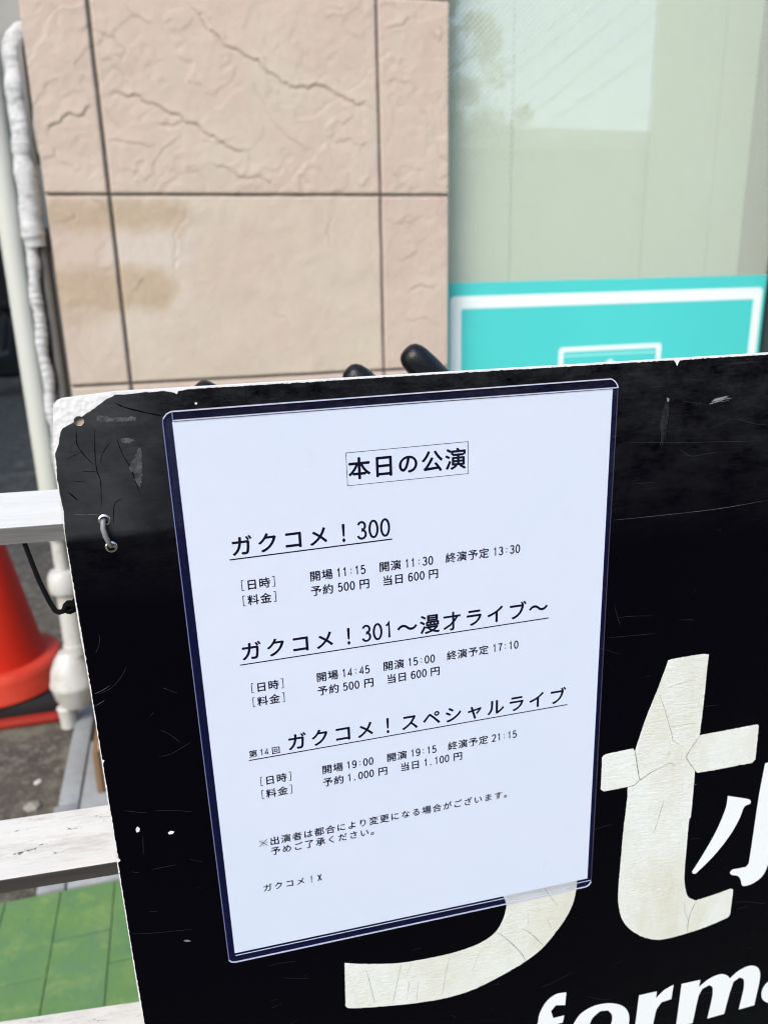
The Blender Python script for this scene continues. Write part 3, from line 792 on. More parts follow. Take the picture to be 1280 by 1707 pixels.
Oi = [(217.3,-417.7), (219.7,-410.8), (224.8,-406.5), (230.4,-407.5), (233.5,-412.5), (233.6,-419.3), (230.9,-427.9), (225.4,-431.3), (219.6,-427.8), (216.9,-422.7)]
Rr = [(252.4,-401.3), (265.3,-401.7), (265.1,-407.6), (270.6,-402.4), (277.4,-399.6), (276.8,-411.5), (269.5,-412.3), (266.2,-418.1), (263.9,-437.4), (250.8,-438.2)]
Mm = [(283.5,-400.6), (297.5,-401.1), (296.9,-407.2), (304.3,-402.1), (312.3,-400.5), (317.7,-402.9), (320.4,-406.4), (326.6,-401.5), (334.7,-399.5), (340.8,-402.3), (343.8,-408.1), (344.3,-416.1), (342.7,-436.7), (330.6,-437.0), (332.4,-418.7), (331.4,-410.6), (328.0,-407.6), (323.5,-410.1), (321.6,-419.9), (319.2,-437.5), (306.3,-437.8), (308.2,-419.5), (307.7,-411.0), (304.8,-407.6), (299.8,-409.4), (297.4,-415.4), (295.1,-438.3), (282.4,-438.4)]
Aa = [(356.6,-415.2), (350.1,-419.5), (347.4,-425.7), (348.9,-433.3), (355.0,-439.0), (361.0,-436.8), (361.3,-439.6), (374.0,-439.2), (375.5,-416.2), (368.7,-412.6)]
Ai = [(360.4,-420.7), (357.6,-425.2), (357.3,-430.4), (360.5,-433.5), (363.6,-430.5), (364.1,-422.7)]
C0 = [(278.7,-209.4), (275.5,-214.5), (272.7,-218.8), (271.2,-222.9), (273.9,-227.8), (278.3,-234.0)]
C1 = [(236.0,-210.5), (237.7,-216.0), (239.7,-226.0), (241.5,-232.6), (243.8,-231.6), (248.1,-229.1), (252.2,-227.6)]
C2 = [(241.5,-232.6), (237.7,-235.7), (234.2,-236.0)]
C3 = [(252.2,-227.6), (260.7,-225.0), (264.2,-227.8)]
C4 = [(249.6,-176.9), (253.5,-186.2), (257.6,-198.0), (260.0,-205.0), (261.2,-209.5), (265.7,-213.2)]
C5 = [(254.2,-173.6), (261.7,-172.1), (272.8,-170.7)]
C6 = [(258.6,-199.9), (266.8,-200.0), (277.0,-200.5)]
C7 = [(258.5,-250.0), (256.5,-259.7), (253.4,-274.3)]
C8 = [(288.2,-332.9), (285.2,-340.0), (283.8,-347.5), (283.6,-357.7)]
C9 = [(279.4,-331.2), (280.6,-339.9), (283.6,-347.5)]
C10 = [(152.4,-322.2), (158.1,-328.0), (165.2,-337.4), (169.8,-344.8), (172.3,-350.9)]
C11 = [(168.2,-323.9), (173.3,-327.5), (179.9,-336.1), (184.0,-341.8)]
C12 = [(93.8,-329.7), (90.3,-345.2), (87.2,-360.3)]
C13 = [(99.7,-331.4), (95.8,-342.3)]
C14 = [(123.3,-332.0), (120.7,-344.8), (118.0,-362.8)]
C15 = [(72.6,-328.2), (74.4,-340.6), (76.7,-356.4)]
C16 = [(181.4,-294.1), (186.7,-304.2), (192.1,-312.9)]
C17 = [(103.6,-346.0), (102.0,-362.4)]
C18 = [(141.9,-335.6), (136.9,-349.4)]
C19 = [(98.2,-344.4), (95.9,-359.0)]
C20 = [(172.3,-309.4), (173.0,-322.9)]
C21 = [(185.3,-320.1), (188.1,-329.1)]
K0 = [(-46.6,-37.7), (-41.8,-38.5), (-35.3,-38.9)]
K1 = [(-44.0,-96.4), (-44.1,-100.4), (-46.7,-106.1)]
K2 = [(-50.2,-126.7), (-46.2,-125.3), (-42.6,-123.4)]
K3 = [(-48.9,-127.2), (-42.3,-124.8), (-36.7,-119.3), (-34.0,-114.6)]
K4 = [(-50.7,-133.2), (-46.0,-130.8)]
K5 = [(-25.1,-166.1), (-19.4,-165.5), (-14.0,-163.0), (-8.6,-160.4)]
K6 = [(-22.9,-151.0), (-18.2,-154.9), (-13.9,-160.2)]
K7 = [(-51.4,-269.7), (-40.3,-272.1), (-20.7,-274.7)]
K8 = [(-45.3,-193.4), (-39.5,-195.6), (-34.5,-197.0)]
K9 = [(-31.8,-196.6), (-23.1,-198.1), (-12.9,-201.0)]
K10 = [(-36.6,-231.7), (-23.7,-231.5)]
K11 = [(214.6,-68.7), (242.0,-69.0), (275.7,-68.9), (306.2,-67.2)]
K12 = [(215.1,-136.4), (246.2,-138.1)]
K13 = [(275.2,-21.1), (281.8,-20.6), (293.4,-24.0), (300.8,-25.1)]
K14 = [(250.0,-33.5), (257.0,-38.1), (265.8,-37.8), (275.8,-37.2)]
K15 = [(217.9,-116.3), (222.7,-130.5)]
K16 = [(221.2,-125.2), (230.3,-125.5), (243.0,-127.1)]
K17 = [(258.5,-131.8), (268.0,-132.9)]
K18 = [(217.5,-27.4), (249.8,-30.4), (301.9,-33.8)]
K19 = [(273.7,-1.9), (274.3,1.9)]
K20 = [(250.0,-8.9), (264.3,-11.9)]
K21 = [(224.3,-50.2), (238.3,-50.4)]
K22 = [(213.7,-262.0), (219.1,-261.1), (225.5,-260.5)]
K23 = [(315.9,-341.0), (327.7,-343.9), (342.0,-349.3)]
K24 = [(318.7,-347.4), (328.1,-347.5)]
K25 = [(181.5,-374.7), (192.0,-372.2), (204.6,-367.8)]
K26 = [(243.3,-410.4), (278.0,-412.2), (307.8,-415.0), (339.3,-425.1)]
K27 = [(220.1,-409.2), (227.8,-409.9)]
K28 = [(-38.2,-210.1), (-39.4,-221.7)]
K29 = [(-41.9,-257.8), (-36.5,-258.5)]
K30 = [(-12.7,-132.4), (-19.2,-128.4)]
R0 = [(-32.2,-0.4), (-33.5,-8.1), (-34.1,-18.5), (-33.2,-23.9), (-34.4,-35.5)]
R1 = [(-39.7,0.2), (-40.5,-6.6), (-38.1,-12.0), (-35.2,-16.2)]
R2 = [(-45.4,-12.7), (-39.0,-10.2)]
R3 = [(-47.2,-27.5), (-43.7,-31.7)]
R4 = [(-40.2,-18.8), (-34.2,-19.4)]
R5 = [(-24.1,-4.9), (-22.6,-12.5), (-19.8,-19.8), (-17.3,-32.7)]
R6 = [(-21.5,8.6), (-12.2,5.3), (-4.2,2.6)]
R7 = [(-26.8,-6.9), (-30.7,-11.8), (-32.1,-16.0)]
R8 = [(-44.5,-22.8), (-38.9,-23.8)]
R9 = [(-30.5,-44.2), (-28.9,-35.2), (-25.3,-32.8)]
R10 = [(-22.9,9.9), (-16.0,6.4), (-3.1,2.7)]
R11 = [(22.8,9.4), (25.5,5.6)]
R12 = [(32.6,11.0), (32.6,6.7)]
R13 = [(40.1,11.7), (31.7,6.0)]
R14 = [(196.8,11.9), (195.3,5.6)]
R15 = [(187.1,12.1), (186.3,7.6)]
P0 = [(-30.9,4.6), (-26.9,4.5), (-25.4,3.5), (-19.0,3.3), (-14.9,3.2), (-15.1,1.7), (-22.4,1.7), (-25.6,2.3), (-28.9,1.9), (-31.1,2.9)]
P1 = [(-15.3,-10.1), (-14.4,-13.2), (-16.1,-25.6), (-17.3,-28.2), (-18.5,-25.3), (-18.8,-21.7), (-20.4,-19.8), (-19.4,-16.3), (-17.6,-15.1)]
P2 = [(-22.6,-6.2), (-20.1,-5.7), (-16.9,-6.4), (-16.6,-7.3), (-20.4,-7.9), (-22.6,-7.2)]
W0 = [(-41.2,-205.5), (-40.0,-204.2), (-39.2,-205.6), (-39.6,-207.4), (-40.9,-207.7)]
W1 = [(-26.0,-211.2), (-24.5,-210.3), (-22.7,-211.1), (-23.7,-212.3), (-25.5,-212.3)]
W2 = [(240.8,-6.6), (241.9,-6.9), (242.3,-8.4), (241.3,-8.7)]
W3 = [(266.3,-10.1), (269.5,-8.6), (273.3,-8.9), (271.2,-9.5), (274.0,-10.2), (272.0,-12.2), (268.2,-12.2), (270.3,-11.2), (267.0,-11.1)]
W4 = [(-25.9,-281.2), (-23.7,-281.1), (-21.9,-282.5), (-23.8,-282.5)]
W5 = [(10.6,7.7), (11.5,7.4), (11.2,6.7), (10.5,6.7)]
W6 = [(243.5,12.1), (246.6,11.7), (245.3,8.9)]
HOLE = [(-38.3,3.2)]
RIGHT, BOT = 545.0, -820.0
hole = lambda c, r, n=20: [(c[0] + r*math.cos(2*math.pi*k/n), c[1] + r*math.sin(2*math.pi*k/n)) for k in range(n)]
EYE = [(-34.07, -41.78), (-32.8, -54.59)]
HOLE_AT = HOLE[0]
core = CORE + [(RIGHT, 10.4), (RIGHT, BOT), (-58.5, BOT)] + CORE_L[::-1]
film = FILM + [(RIGHT - 1.5, 9.6), (RIGHT - 1.5, BOT + 1), (-57.4, BOT + 1)] + FILM_L
m = Mat("board_white", rough=0.55)
v = m.n.new("ShaderNodeTexVoronoi"); v.inputs["Scale"].default_value = 420; m.link(m.co((1, 1, 1)), v.inputs["Vector"])
m.color(m.mix(m.ramp(m.noise(60, 5, .7), .55, .75), (0.72, 0.72, 0.70), (0.56, 0.55, 0.53)))
m.bump(v.outputs["Distance"], 0.28, 0.0009); M_CORE = m.m
sheet("board_core", [core] + [hole(e, 1.9) for e in EYE] + [hole(HOLE_AT, 2.1)], -4.6, -1.0, M_CORE, board)
# black film: wrinkled, dusty along the top and towards the upper left corner
m = Mat("black_film", rough=0.3, spec=0.09)
tc = m.n.new("ShaderNodeTexCoord"); sp = m.n.new("ShaderNodeSeparateXYZ"); m.link(tc.outputs["Object"], sp.inputs[0])
yy = sp.outputs["Y"]; xx = sp.outputs["X"]
topband = m.ramp(yy, -0.055, 0.012)
mr = m.n.new("ShaderNodeMapRange"); mr.inputs[1].default_value = -0.085; mr.inputs[2].default_value = 0.006; m.link(yy, mr.inputs[0])
topband = mr.outputs[0]
lr = m.n.new("ShaderNodeMapRange"); lr.inputs[1].default_value = 0.01; lr.inputs[2].default_value = -0.03; m.link(xx, lr.inputs[0])
lt = m.n.new("ShaderNodeMapRange"); lt.inputs[1].default_value = -0.051; lt.inputs[2].default_value = -0.047; m.link(yy, lt.inputs[0])
corner = m.math('MULTIPLY', lr.outputs[0], lt.outputs[0])
scuff = m.ramp(m.noise(46, 8, 0.8, (0.8, 1.5, 1)), 0.38, 0.78)
scuff2 = m.ramp(m.noise(24, 6, 0.7), 0.35, 0.75)
fine = m.ramp(m.noise(260, 6, 0.8, (0.10, 3, 1)), 0.58, 0.85)
d1 = m.math('MULTIPLY', m.math('MULTIPLY', topband, scuff), 0.40)
d2 = m.math('MULTIPLY', corner, m.math('ADD', m.math('MULTIPLY', scuff2, 0.38), 0.28))
d3 = m.math('MULTIPLY', m.math('MULTIPLY', topband, fine), 0.60)
d4 = m.math('MULTIPLY', m.ramp(m.noise(9, 6, 0.7), 0.60, 0.85), 0.03)
dust = m.math('ADD', m.math('ADD', d1, d2), m.math('ADD', d3, d4))
m.color(m.mix(dust, (0.0007, 0.0007, 0.0022), (0.060, 0.064, 0.066)))
m.rough(m.math('ADD', m.math('MULTIPLY', dust, 0.35), 0.22))
m.bump(m.noise(60, 6, 0.7, (1, 1.3, 1), 2.2), 0.16, 0.0016); m.bump(m.noise(120, 5, 0.7, (0.3, 1.6, 1)), 0.12, 0.0008); M_FILM = m.m
sheet("black_film", [rough_loop(film, 1.1, 0.10, 4)] + [hole(e, 1.9) for e in EYE] + [hole(HOLE_AT, 2.1)], -0.98, -0.80, M_FILM, board)
# letters cut from cream vinyl
m = Mat("cream_vinyl", rough=0.5)
cr = m.ramp(m.noise(14, 5, 0.6), 0.35, 0.7, (0.70, 0.735, 0.665), (0.76, 0.80, 0.765))
cr = m.mix(m.math('MULTIPLY', m.ramp(m.noise(17, 8, 0.78, (1.2, .7, 1), 0.5), 0.44, 0.74), 0.62), cr, (0.56, 0.51, 0.35))
cr = m.mix(m.ramp(m.noise(420, 4, 0.75, (1, 2.2, 1)), 0.55, 0.72), cr, (0.60, 0.61, 0.53))
m.color(cr); m.bump(m.noise(640, 4, 0.65, (0.55, 1.5, 1), 0.6), 0.7, 0.0008); M_CREAM = m.m
m = Mat("white_vinyl", rough=0.45); m.color(m.mix(m.ramp(m.noise(150, 6, .75, (.3, 2, 1)), .62, .8), (0.76, 0.80, 0.795), (0.60, 0.63, 0.62))); m.bump(m.noise(300, 4), .15, .0004); M_VINYL = m.m
for nm, loops, mt_, step, amp in (("large_letter", [S], M_CREAM, 1.0, .10), ("large_letter", [T], M_CREAM, 1.0, .09)):
    sheet("large_letter", [rough_loop(smooth_loop(l, 38), step, amp, 3) for l in loops], -0.79, -0.66, mt_, board)
KR = [(356, -221), (358, -214), (366, -218), (380, -238), (389, -258), (386, -264), (380, -262), (368, -243)]
for l in (KL, KC, KR):
    sheet("kanji_stroke", [smooth_loop(l, 50)], -0.79, -0.68, M_VINYL, board)
for loops in ([F], [O, Oi], [Rr], [Mm], [Aa, Ai]):
    sheet("small_letter", [smooth_loop(l, 48) for l in loops], -0.79, -0.68, M_VINYL, board)
M_CRACK = Mat("crack_line", (0.075, 0.07, 0.055), .8).m
cl = [(c, w) for c, w in zip((C0, C1, C2, C3, C4, C5, C6, C7, C8, C9, C10, C11, C12, C13, C14, C15, C16, C17, C18, C19, C20, C21),
      (.42, .50, .50, .28, .26, .16, .18, .22, .36, .20, .36, .30, .22, .16, .20, .20, .24, .16, .14, .14, .14, .18))]
strips("crack_lines", cl, -0.64, M_CRACK, board)
rs = random.Random(21)
tiny = []
for _ in range(70):                               # hair cracks inside the big letters
    x0, y0 = rs.uniform(256, 274), rs.uniform(-328, -170)
    if y0 > -235 and x0 < 276 + (y0 + 156)*.31: continue
    a = rs.choice((1.45, 1.6, 1.2, .1)) + rs.gauss(0, .2); L = rs.uniform(2, 8); k = rs.gauss(0, .3)
    tiny.append(([(x0, y0), (x0 + math.cos(a)*L/2 + k, y0 + math.sin(a)*L/2), (x0 + math.cos(a)*L, y0 + math.sin(a)*L)], .11))
strips("hair_cracks", tiny, -0.638, Mat("hair_line", (0.36, 0.35, 0.27), .8).m, board)
M_SCR = Mat("scratch_grey", (0.020, 0.021, 0.024), .6).m
M_SCR2 = Mat("scratch_light", (0.13, 0.13, 0.135), .6).m
KS = [K0, K1, K2, K3, K4, K5, K6, K7, K8, K9, K10, K11, K12, K13, K14, K15, K16, K17, K18, K19, K20, K21, K22, K23, K24, K25, K26, K27, K28, K29, K30]
light = {0, 11, 4, 2}
strips("scratch_marks", [(k, .15) for i, k in enumerate(KS) if i in light], -0.775, M_SCR2, board)
faint = [(k, .17) for i, k in enumerate(KS) if i not in light]
for _ in range(80):
    x0, y0 = rs.uniform(-45, 340), rs.uniform(-400, 10); a = rs.gauss(0, .35) if rs.random() < .75 else rs.uniform(0, 3.1); L = rs.expovariate(1/4.5) + .8
    faint.append(([(x0, y0), (x0 + math.cos(a)*L*.5, y0 + math.sin(a)*L*.5 + rs.gauss(0, .4)), (x0 + math.cos(a)*L, y0 + math.sin(a)*L)], rs.uniform(.08, .16)))
strips("scratch_marks", faint, -0.78, M_SCR, board)
cx_, cy_ = np.mean(W3, axis=0)
strips("scratch_marks", [([(cx_ - 5 + i*.6, cy_ - 1.4 + .5*i + rs.gauss(0, .3)), (cx_ + rs.gauss(0, 1), cy_ + .5*i - .6), (cx_ + 5 + rs.gauss(0, 1.2), cy_ + .6*i - .2)], rs.uniform(.15, .45)) for i in range(5)], -0.77, Mat("scrape", (0.26, 0.26, 0.25), .5).m, board)
sx_, sy_ = W2[0]
strips("scratch_marks", [([(sx_ + rs.gauss(0, 1.1), sy_ - rs.uniform(0, 6)), (sx_ - .8 + rs.gauss(0, 1), sy_ - 12), (sx_ - 1.2 + rs.gauss(0, .9), sy_ - rs.uniform(16, 26))], .22) for i in range(16)], -0.772, Mat("drip_dust", (0.016, 0.016, 0.015), .7).m, board)
RS = [R0, R1, R2, R3, R4, R5, R6, R7, R8, R9, R10, R11, R12, R13, R14, R15]
strips("crease_lines", [(k, w) for k, w in zip(RS, (.36, .40, .25, .5, .25, .34, .42, .26, .25, .32, .42, .3, .3, .3, .35, .3))], -0.782, Mat("crease_black", (0.0006, 0.0006, 0.0009), .9, spec=.0).m, board)
m = Mat("torn_patch", rough=.8); m.color(m.ramp(m.noise(240, 6, .75), .35, .65, (0.010, 0.011, 0.011), (0.085, 0.09, 0.092))); m.bump(m.noise(300, 4), .8, .001); M_TORN = m.m
for p_ in (P0, P1, P2): sheet("torn_patch", [rough_loop(p_, .5, .22, 8)], -0.795, -0.74, M_TORN, board)
M_DULL = Mat("chip_grey", (0.20, 0.20, 0.195), .6).m
for p_ in (W2, W4): sheet("paint_chip", [rough_loop(p_, .4, .10, 8)], -0.795, -0.74, M_DULL, board)
for p_ in (W0, W1, W5, W6): sheet("paint_chip", [rough_loop(p_, .4, .06, 8)], -0.795, -0.74, M_CORE, board)
M_STEEL = Mat("eyelet_steel", (0.62, 0.60, 0.55), .22, 1.0).m
for e in EYE:
    b = MB(); b.lathe((e[0]*.001, e[1]*.001, -.0008), [(.00165, -.0045), (.00165, .0003), (.0019, .0006), (.0023, .0005), (.0027, .0001), (.0027, 0), (.0017, -.0002), (.00168, -.0045)], 28)
    b.build("eyelet", M_STEEL, board, smooth=True)
b = MB(); b.lathe((HOLE_AT[0]*.001, HOLE_AT[1]*.001, -.0032), [(.0004, 0), (.0020, .0), (.0020, .0008), (.0016, .0011), (.0004, .0013)], 24)
b.build("hole_disc", Mat("disc_beige", (0.55, 0.42, 0.30), .5).m, board, smooth=True)  # beige disc added in the hole, standing for the wall seen through it

# grey cable tie through the two eyelets
zt = empty("cable_tie", mat=BMAT); tag(zt, "grey cable tie looped through the two metal eyelets of the black board", "cable tie")
e0, e1 = Vector((EYE[0][0], EYE[0][1], 0)), Vector((EYE[1][0], EYE[1][1], 0))
pp = [Vector((-33.9, -41.9, -9)), Vector((-34.2, -41.6, -3)), Vector((-34.6, -42.3, .2)), Vector((-34.8, -45.0, 1.5)), Vector((-34.2, -48.5, 1.8)), Vector((-33.4, -51.5, 1.4)), Vector((-32.8, -54.0, .0)), Vector((-32.7, -54.6, -3)), Vector((-32.9, -54.3, -9))]
b = MB(); b.tube([p_*.001 for p_ in pp], [.0009, .001, .00112, .00118, .00118, .00110, .00098, .0009, .0009], 14)
b.build("tie_strap", Mat("tie_grey", (0.20, 0.20, 0.20), .35).m, zt, smooth=True)
b = MB(); b.box(-.037, -.030, -.052, -.044, -.0125, -.0075, bevel=.001); b.build("tie_head", Mat("tie_head_grey", (0.3, 0.3, 0.3), .4).m, zt)

# ================================================================== clear card case and the notice in it
case = empty("card_case", mat=BMAT)
tag(case, "clear plastic card case with rounded corners fixed on the black board", "card case")
SL = [(-4.05, -0.2), (-3.6, 1.6), (-2.0, 3.6), (0.6, 4.5), (208.9, 4.95), (210.6, 4.2), (212.0, 2.8), (213.2, .3), (212.9, -100), (212.9, -299.0), (211.6, -301.3), (209.5, -302.2), (0.2, -302.3), (-2.2, -301.7), (-3.5, -300), (-4.1, -150)]
SLs = smooth_loop(SL, 30, 4)
M_PVC_B = film_mat("clear_back", (0.975, 0.978, 0.985), (0.05, 0.07, 0.55), 0.012, .12, 0.35)
M_PVC = film_mat("clear_front", (0.985, 0.988, 0.995), (0.06, 0.09, 0.60), 0.011, .10, 0.25)
sheet("back_sheet", [SLs], -0.62, -0.36, M_PVC_B, case)
FR = [(-4.05, -0.2), (-3.6, 1.6), (-2.0, 3.6), (0.6, 4.5), (.6, .35), (213.1, .35), (212.9, -100), (212.9, -299.0), (211.6, -301.3), (209.5, -302.2), (0.2, -302.3), (-2.2, -301.7), (-3.5, -300), (-4.1, -150)]
sheet("front_sheet", [smooth_loop(FR, 24, 4)], 0.10, 0.34, M_PVC, case)
m = Mat("pvc_glint", (0.50, 0.53, 0.66), .2); M_GLINT = m.m  # highlight lines along edges and seams put into the colour
m = Mat("pvc_glint_dim", (0.16, 0.18, 0.34), .25); M_GLINT2 = m.m  # weaker edge highlight, also held in the colour
def rim(name, pts, w, z0, z1, mat):
    P = [Vector(p) for p in pts]; L_, R_ = [], []
    for i, p in enumerate(P):
        t = (P[min(i+1, len(P)-1)] - P[max(i-1, 0)]).normalized(); nn = Vector((-t.y, t.x))*w/2
        L_.append(tuple(p + nn)); R_.append(tuple(p - nn))
    return sheet(name, [L_ + R_[::-1]], z0, z1, mat, case)
k0 = min(range(len(SLs)), key=lambda i: (SLs[i][0]+3.6)**2 + (SLs[i][1]-1.6)**2)
k1 = min(range(len(SLs)), key=lambda i: (SLs[i][0]-213.2)**2 + (SLs[i][1]-.3)**2)
k2 = min(range(len(SLs)), key=lambda i: (SLs[i][0]-212.9)**2 + (SLs[i][1]+299)**2)
k3 = min(range(len(SLs)), key=lambda i: (SLs[i][0]+3.5)**2 + (SLs[i][1]+300)**2)
rim("top_edge_glint", SLs[k0:k1+1], .55, -.30, .12, M_GLINT)
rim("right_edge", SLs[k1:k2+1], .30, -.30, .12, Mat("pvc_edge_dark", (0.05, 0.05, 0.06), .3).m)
rim("bottom_edge_glint", SLs[k2:k3+1], .60, -.30, .12, M_GLINT)
rim("left_edge_glint", SLs[k3:] + SLs[:k0+1], .42, -.30, .12, M_GLINT2)
rim("top_seam_glint", [(.3, .55), (100, .75), (213.0, .55)], .55, .345, .40, M_GLINT)
rim("bottom_seam_glint", [(0.3, -297.35), (100, -297.2), (212.5, -297.6)], .50, .345, .40, M_GLINT)
rim("corner_seam_glint", [(.35, 4.2), (.35, .9)], .45, .345, .40, M_GLINT2)

m = Mat("paper", rough=0.75, spec=.2)
pc = m.ramp(m.noise(5, 5, .6), .3, .7, (0.630, 0.708, 0.79), (0.680, 0.725, 0.795))
pc = m.mix(m.math('MULTIPLY', m.ramp(m.noise(46, 6, .75), .68, .80), .25), pc, (0.50, 0.54, 0.63))
m.color(pc); m.bump(m.noise(26, 4, .6), .10, .001); m.bump(m.noise(700, 3, .6), .12, .0003); M_PAPER = m.m
note = sheet("notice", [[(0, -0.05), (210.4, -0.05), (210.4, -296.2), (0, -296.2)]], -0.22, -0.14, M_PAPER)
note.matrix_world = BMAT
tag(note, "white printed notice sheet with Japanese show times inside the clear case", "notice")
m = Mat("printer_ink", (0.003, 0.003, 0.004), .7, spec=.15); M_INK = m.m

# glyph outlines come from the built-in text font
_cache = {}
BROKEN = set('※。～')
def arc(cx, cy, rx, ry, a0, a1, n=14):
    return [(cx + rx*math.cos(math.radians(a0 + (a1-a0)*k/n)), cy + ry*math.sin(math.radians(a0 + (a1-a0)*k/n))) for k in range(n+1)]
STROKES = {
    '0': [arc(.5, .5, .5, .5, 90, 450, 28)],
    '1': [[(.16, .80), (.40, .88), (.56, 1.0), (.56, 0)]],
    '2': [arc(.5, .72, .48, .28, 172, -28, 14) + [(.50, .26), (.04, 0), (1.0, 0)]],
    '3': [arc(.48, .76, .44, .24, 160, -90, 14) + arc(.48, .26, .50, .26, 90, -165, 14)],
    '4': [[(.76, 0), (.76, 1.0), (.02, .26), (1.04, .26)]],
    '5': [[(.92, 1.0), (.17, 1.0), (.09, .55)] + arc(.46, .32, .52, .32, 128, -150, 16)],
    '6': [arc(.54, .60, .52, .40, 40, 180, 12) + arc(.5, .31, .48, .31, 180, 540, 24)],
    '7': [[(.02, 1.0), (.98, 1.0), (.60, .48), (.46, 0)]],
    '9': [[(1 - x_, 1 - y_) for x_, y_ in arc(.54, .60, .52, .40, 40, 180, 12) + arc(.5, .31, .48, .31, 180, 540, 24)]],
    '※': [[(.02, .98), (.98, .02)], [(.98, .98), (.02, .02)], [(.5, .92), (.5, .80)], [(.5, .2), (.5, .08)], [(.06, .5), (.18, .5)], [(.82, .5), (.94, .5)]],
    '才': [[(.02, .74), (.98, .74)], [(.57, 1.0), (.57, .07), (.52, .01), (.38, .02)], [(.80, .73), (.66, .52), (.40, .27), (.04, .08)]],
    'X': [[(.02, 1.0), (.98, 0)], [(.98, 1.0), (.02, 0)]],
    '[': [[(.9, 1.12), (.2, 1.12), (.2, -.08), (.9, -.08)]],
    ']': [[(.1, 1.12), (.8, 1.12), (.8, -.08), (.1, -.08)]],
}
def stroke_glyph(ch, w=.116, sx=.345, sy=.74):
    V, Fc = [], []
    if ch == '才': w, sx, sy = .105, .86, .90
    if ch == '※': w, sx, sy = .075, .78, .74
    if ch in '[]': w, sx, sy = .070, .26, .76
    for path in STROKES[ch]:
        P = [Vector(((x_ - .5)*sx, (y_ - .5)*sy)) for x_, y_ in path]; n0 = len(V); N = len(P)
        closed = (P[0] - P[-1]).length < 1e-6
        for i in range(N):
            a = P[i] - P[i-1] if i else (P[0] - P[-2] if closed else P[1] - P[0])
            c = P[i+1] - P[i] if i < N-1 else (P[1] - P[0] if closed else a)
            a = a.normalized(); c = c.normalized()
            n1, n2 = Vector((-a.y, a.x)), Vector((-c.y, c.x)); mm = n1 + n2
            mm = n1 if mm.length < .2 else mm.normalized()
            L = min(w/2 / max(.35, mm.dot(n1)), w*1.1)
            V += [tuple(P[i] + mm*L), tuple(P[i] - mm*L)]
        Fc += [[n0+2*i, n0+2*i+1, n0+2*i+3, n0+2*i+2] for i in range(N-1)]
    return np.array(V), Fc
def glyph(ch, w=.112):
    if ch in STROKES: return stroke_glyph(ch, w)
    if ch not in _cache:
        c = bpy.data.curves.new("glyph", 'FONT'); c.body = ch; c.size = 1.0; c.resolution_u = 6
        c.offset = 0.0
        o = bpy.data.objects.new("glyph", c); col.objects.link(o)
        bpy.context.view_layer.update()
        me = bpy.data.meshes.new_from_object(o.evaluated_get(bpy.context.evaluated_depsgraph_get()))
        V = np.array([v.co[:2] for v in me.vertices]) if len(me.vertices) else np.zeros((0, 2))
        Fc = [list(p.vertices) for p in me.polygons]
        bpy.data.objects.remove(o); bpy.data.curves.remove(c); bpy.data.meshes.remove(me)
        if len(V) and ord(ch) > 127 and True:
            k = len(V)                                     # printed strokes run a little fat
            V = np.concatenate([V + np.array(d_) for d_ in ((-.021, .004), (.021, .004), (0, .025), (0, -.018))])
            Fc = [[q + j_*k for q in f_] for j_ in range(4) for f_ in Fc]
        _cache[ch] = (V, Fc)
    return _cache[ch]

def text_line(name, segs, unders=()):
    """segs: (text, cell left x, cell centre y at x0, slope, size, full advance, half advance); unders: lines (x0,y0,x1,y1,width)"""
    vs, fs = [], []
    for text, x, yc, slope, size, af, ah in segs:
        x_start = x
        for ch in text:
            half = ord(ch) < 128
            adv = ah if half else af
            V, Fc = glyph(ch, .100 if size > 8 else .122)
            if len(V):
                V = V.copy()
                lo, hi = V.min(0), V.max(0)
                if half:
                    if ch in STROKES: V[:, 0] += .07 if ch == '[' else (-.07 if ch == ']' else 0)
                    elif ch == ':': V = V - (lo + hi)/2
                    elif ch == ',': V[:, 0] -= (lo[0] + hi[0])/2 + .06; V[:, 1] -= .36
                    else: V = V - (lo + hi)/2; V[:, 0] *= .66; V[:, 1] *= 1.08
                    cx = x + adv/2
                elif ch == '才': cx = x + adv/2
                elif ch in '！※':
                    V = V - (lo + hi)/2
                    if ch != '※': V *= (.80, 1.05)
                    cx = x + adv/2
                else:
                    V[:, 0] -= .5; V[:, 1] -= .38; cx = x + adv/2
                    if '\u3040' < ch < '\u30ff': V *= .95
                yb = yc + slope*(cx - x_start)
                n0 = len(vs)
                for a, c_ in V:
                    px_ = cx + a*size
                    vs.append((px_*.001, (yb + c_*size + slope*a*size)*.001, -.00010))
                fs += [[q + n0 for q in f_] for f_ in Fc]
            x += adv
    for x0, y0, x1, y1, w in unders:
        n0 = len(vs); L = math.hypot(x1-x0, y1-y0); nx_, ny_ = -(y1-y0)/L*w/2, (x1-x0)/L*w/2
        vs += [((x0+nx_)*.001, (y0+ny_)*.001, -.0001), ((x0-nx_)*.001, (y0-ny_)*.001, -.0001), ((x1-nx_)*.001, (y1-ny_)*.001, -.0001), ((x1+nx_)*.001, (y1+ny_)*.001, -.0001)]
        fs.append([n0, n0+1, n0+2, n0+3])
    me = bpy.data.meshes.new(name); me.from_pydata(vs, [], fs); me.update()
    return add(name, me, M_INK, note)

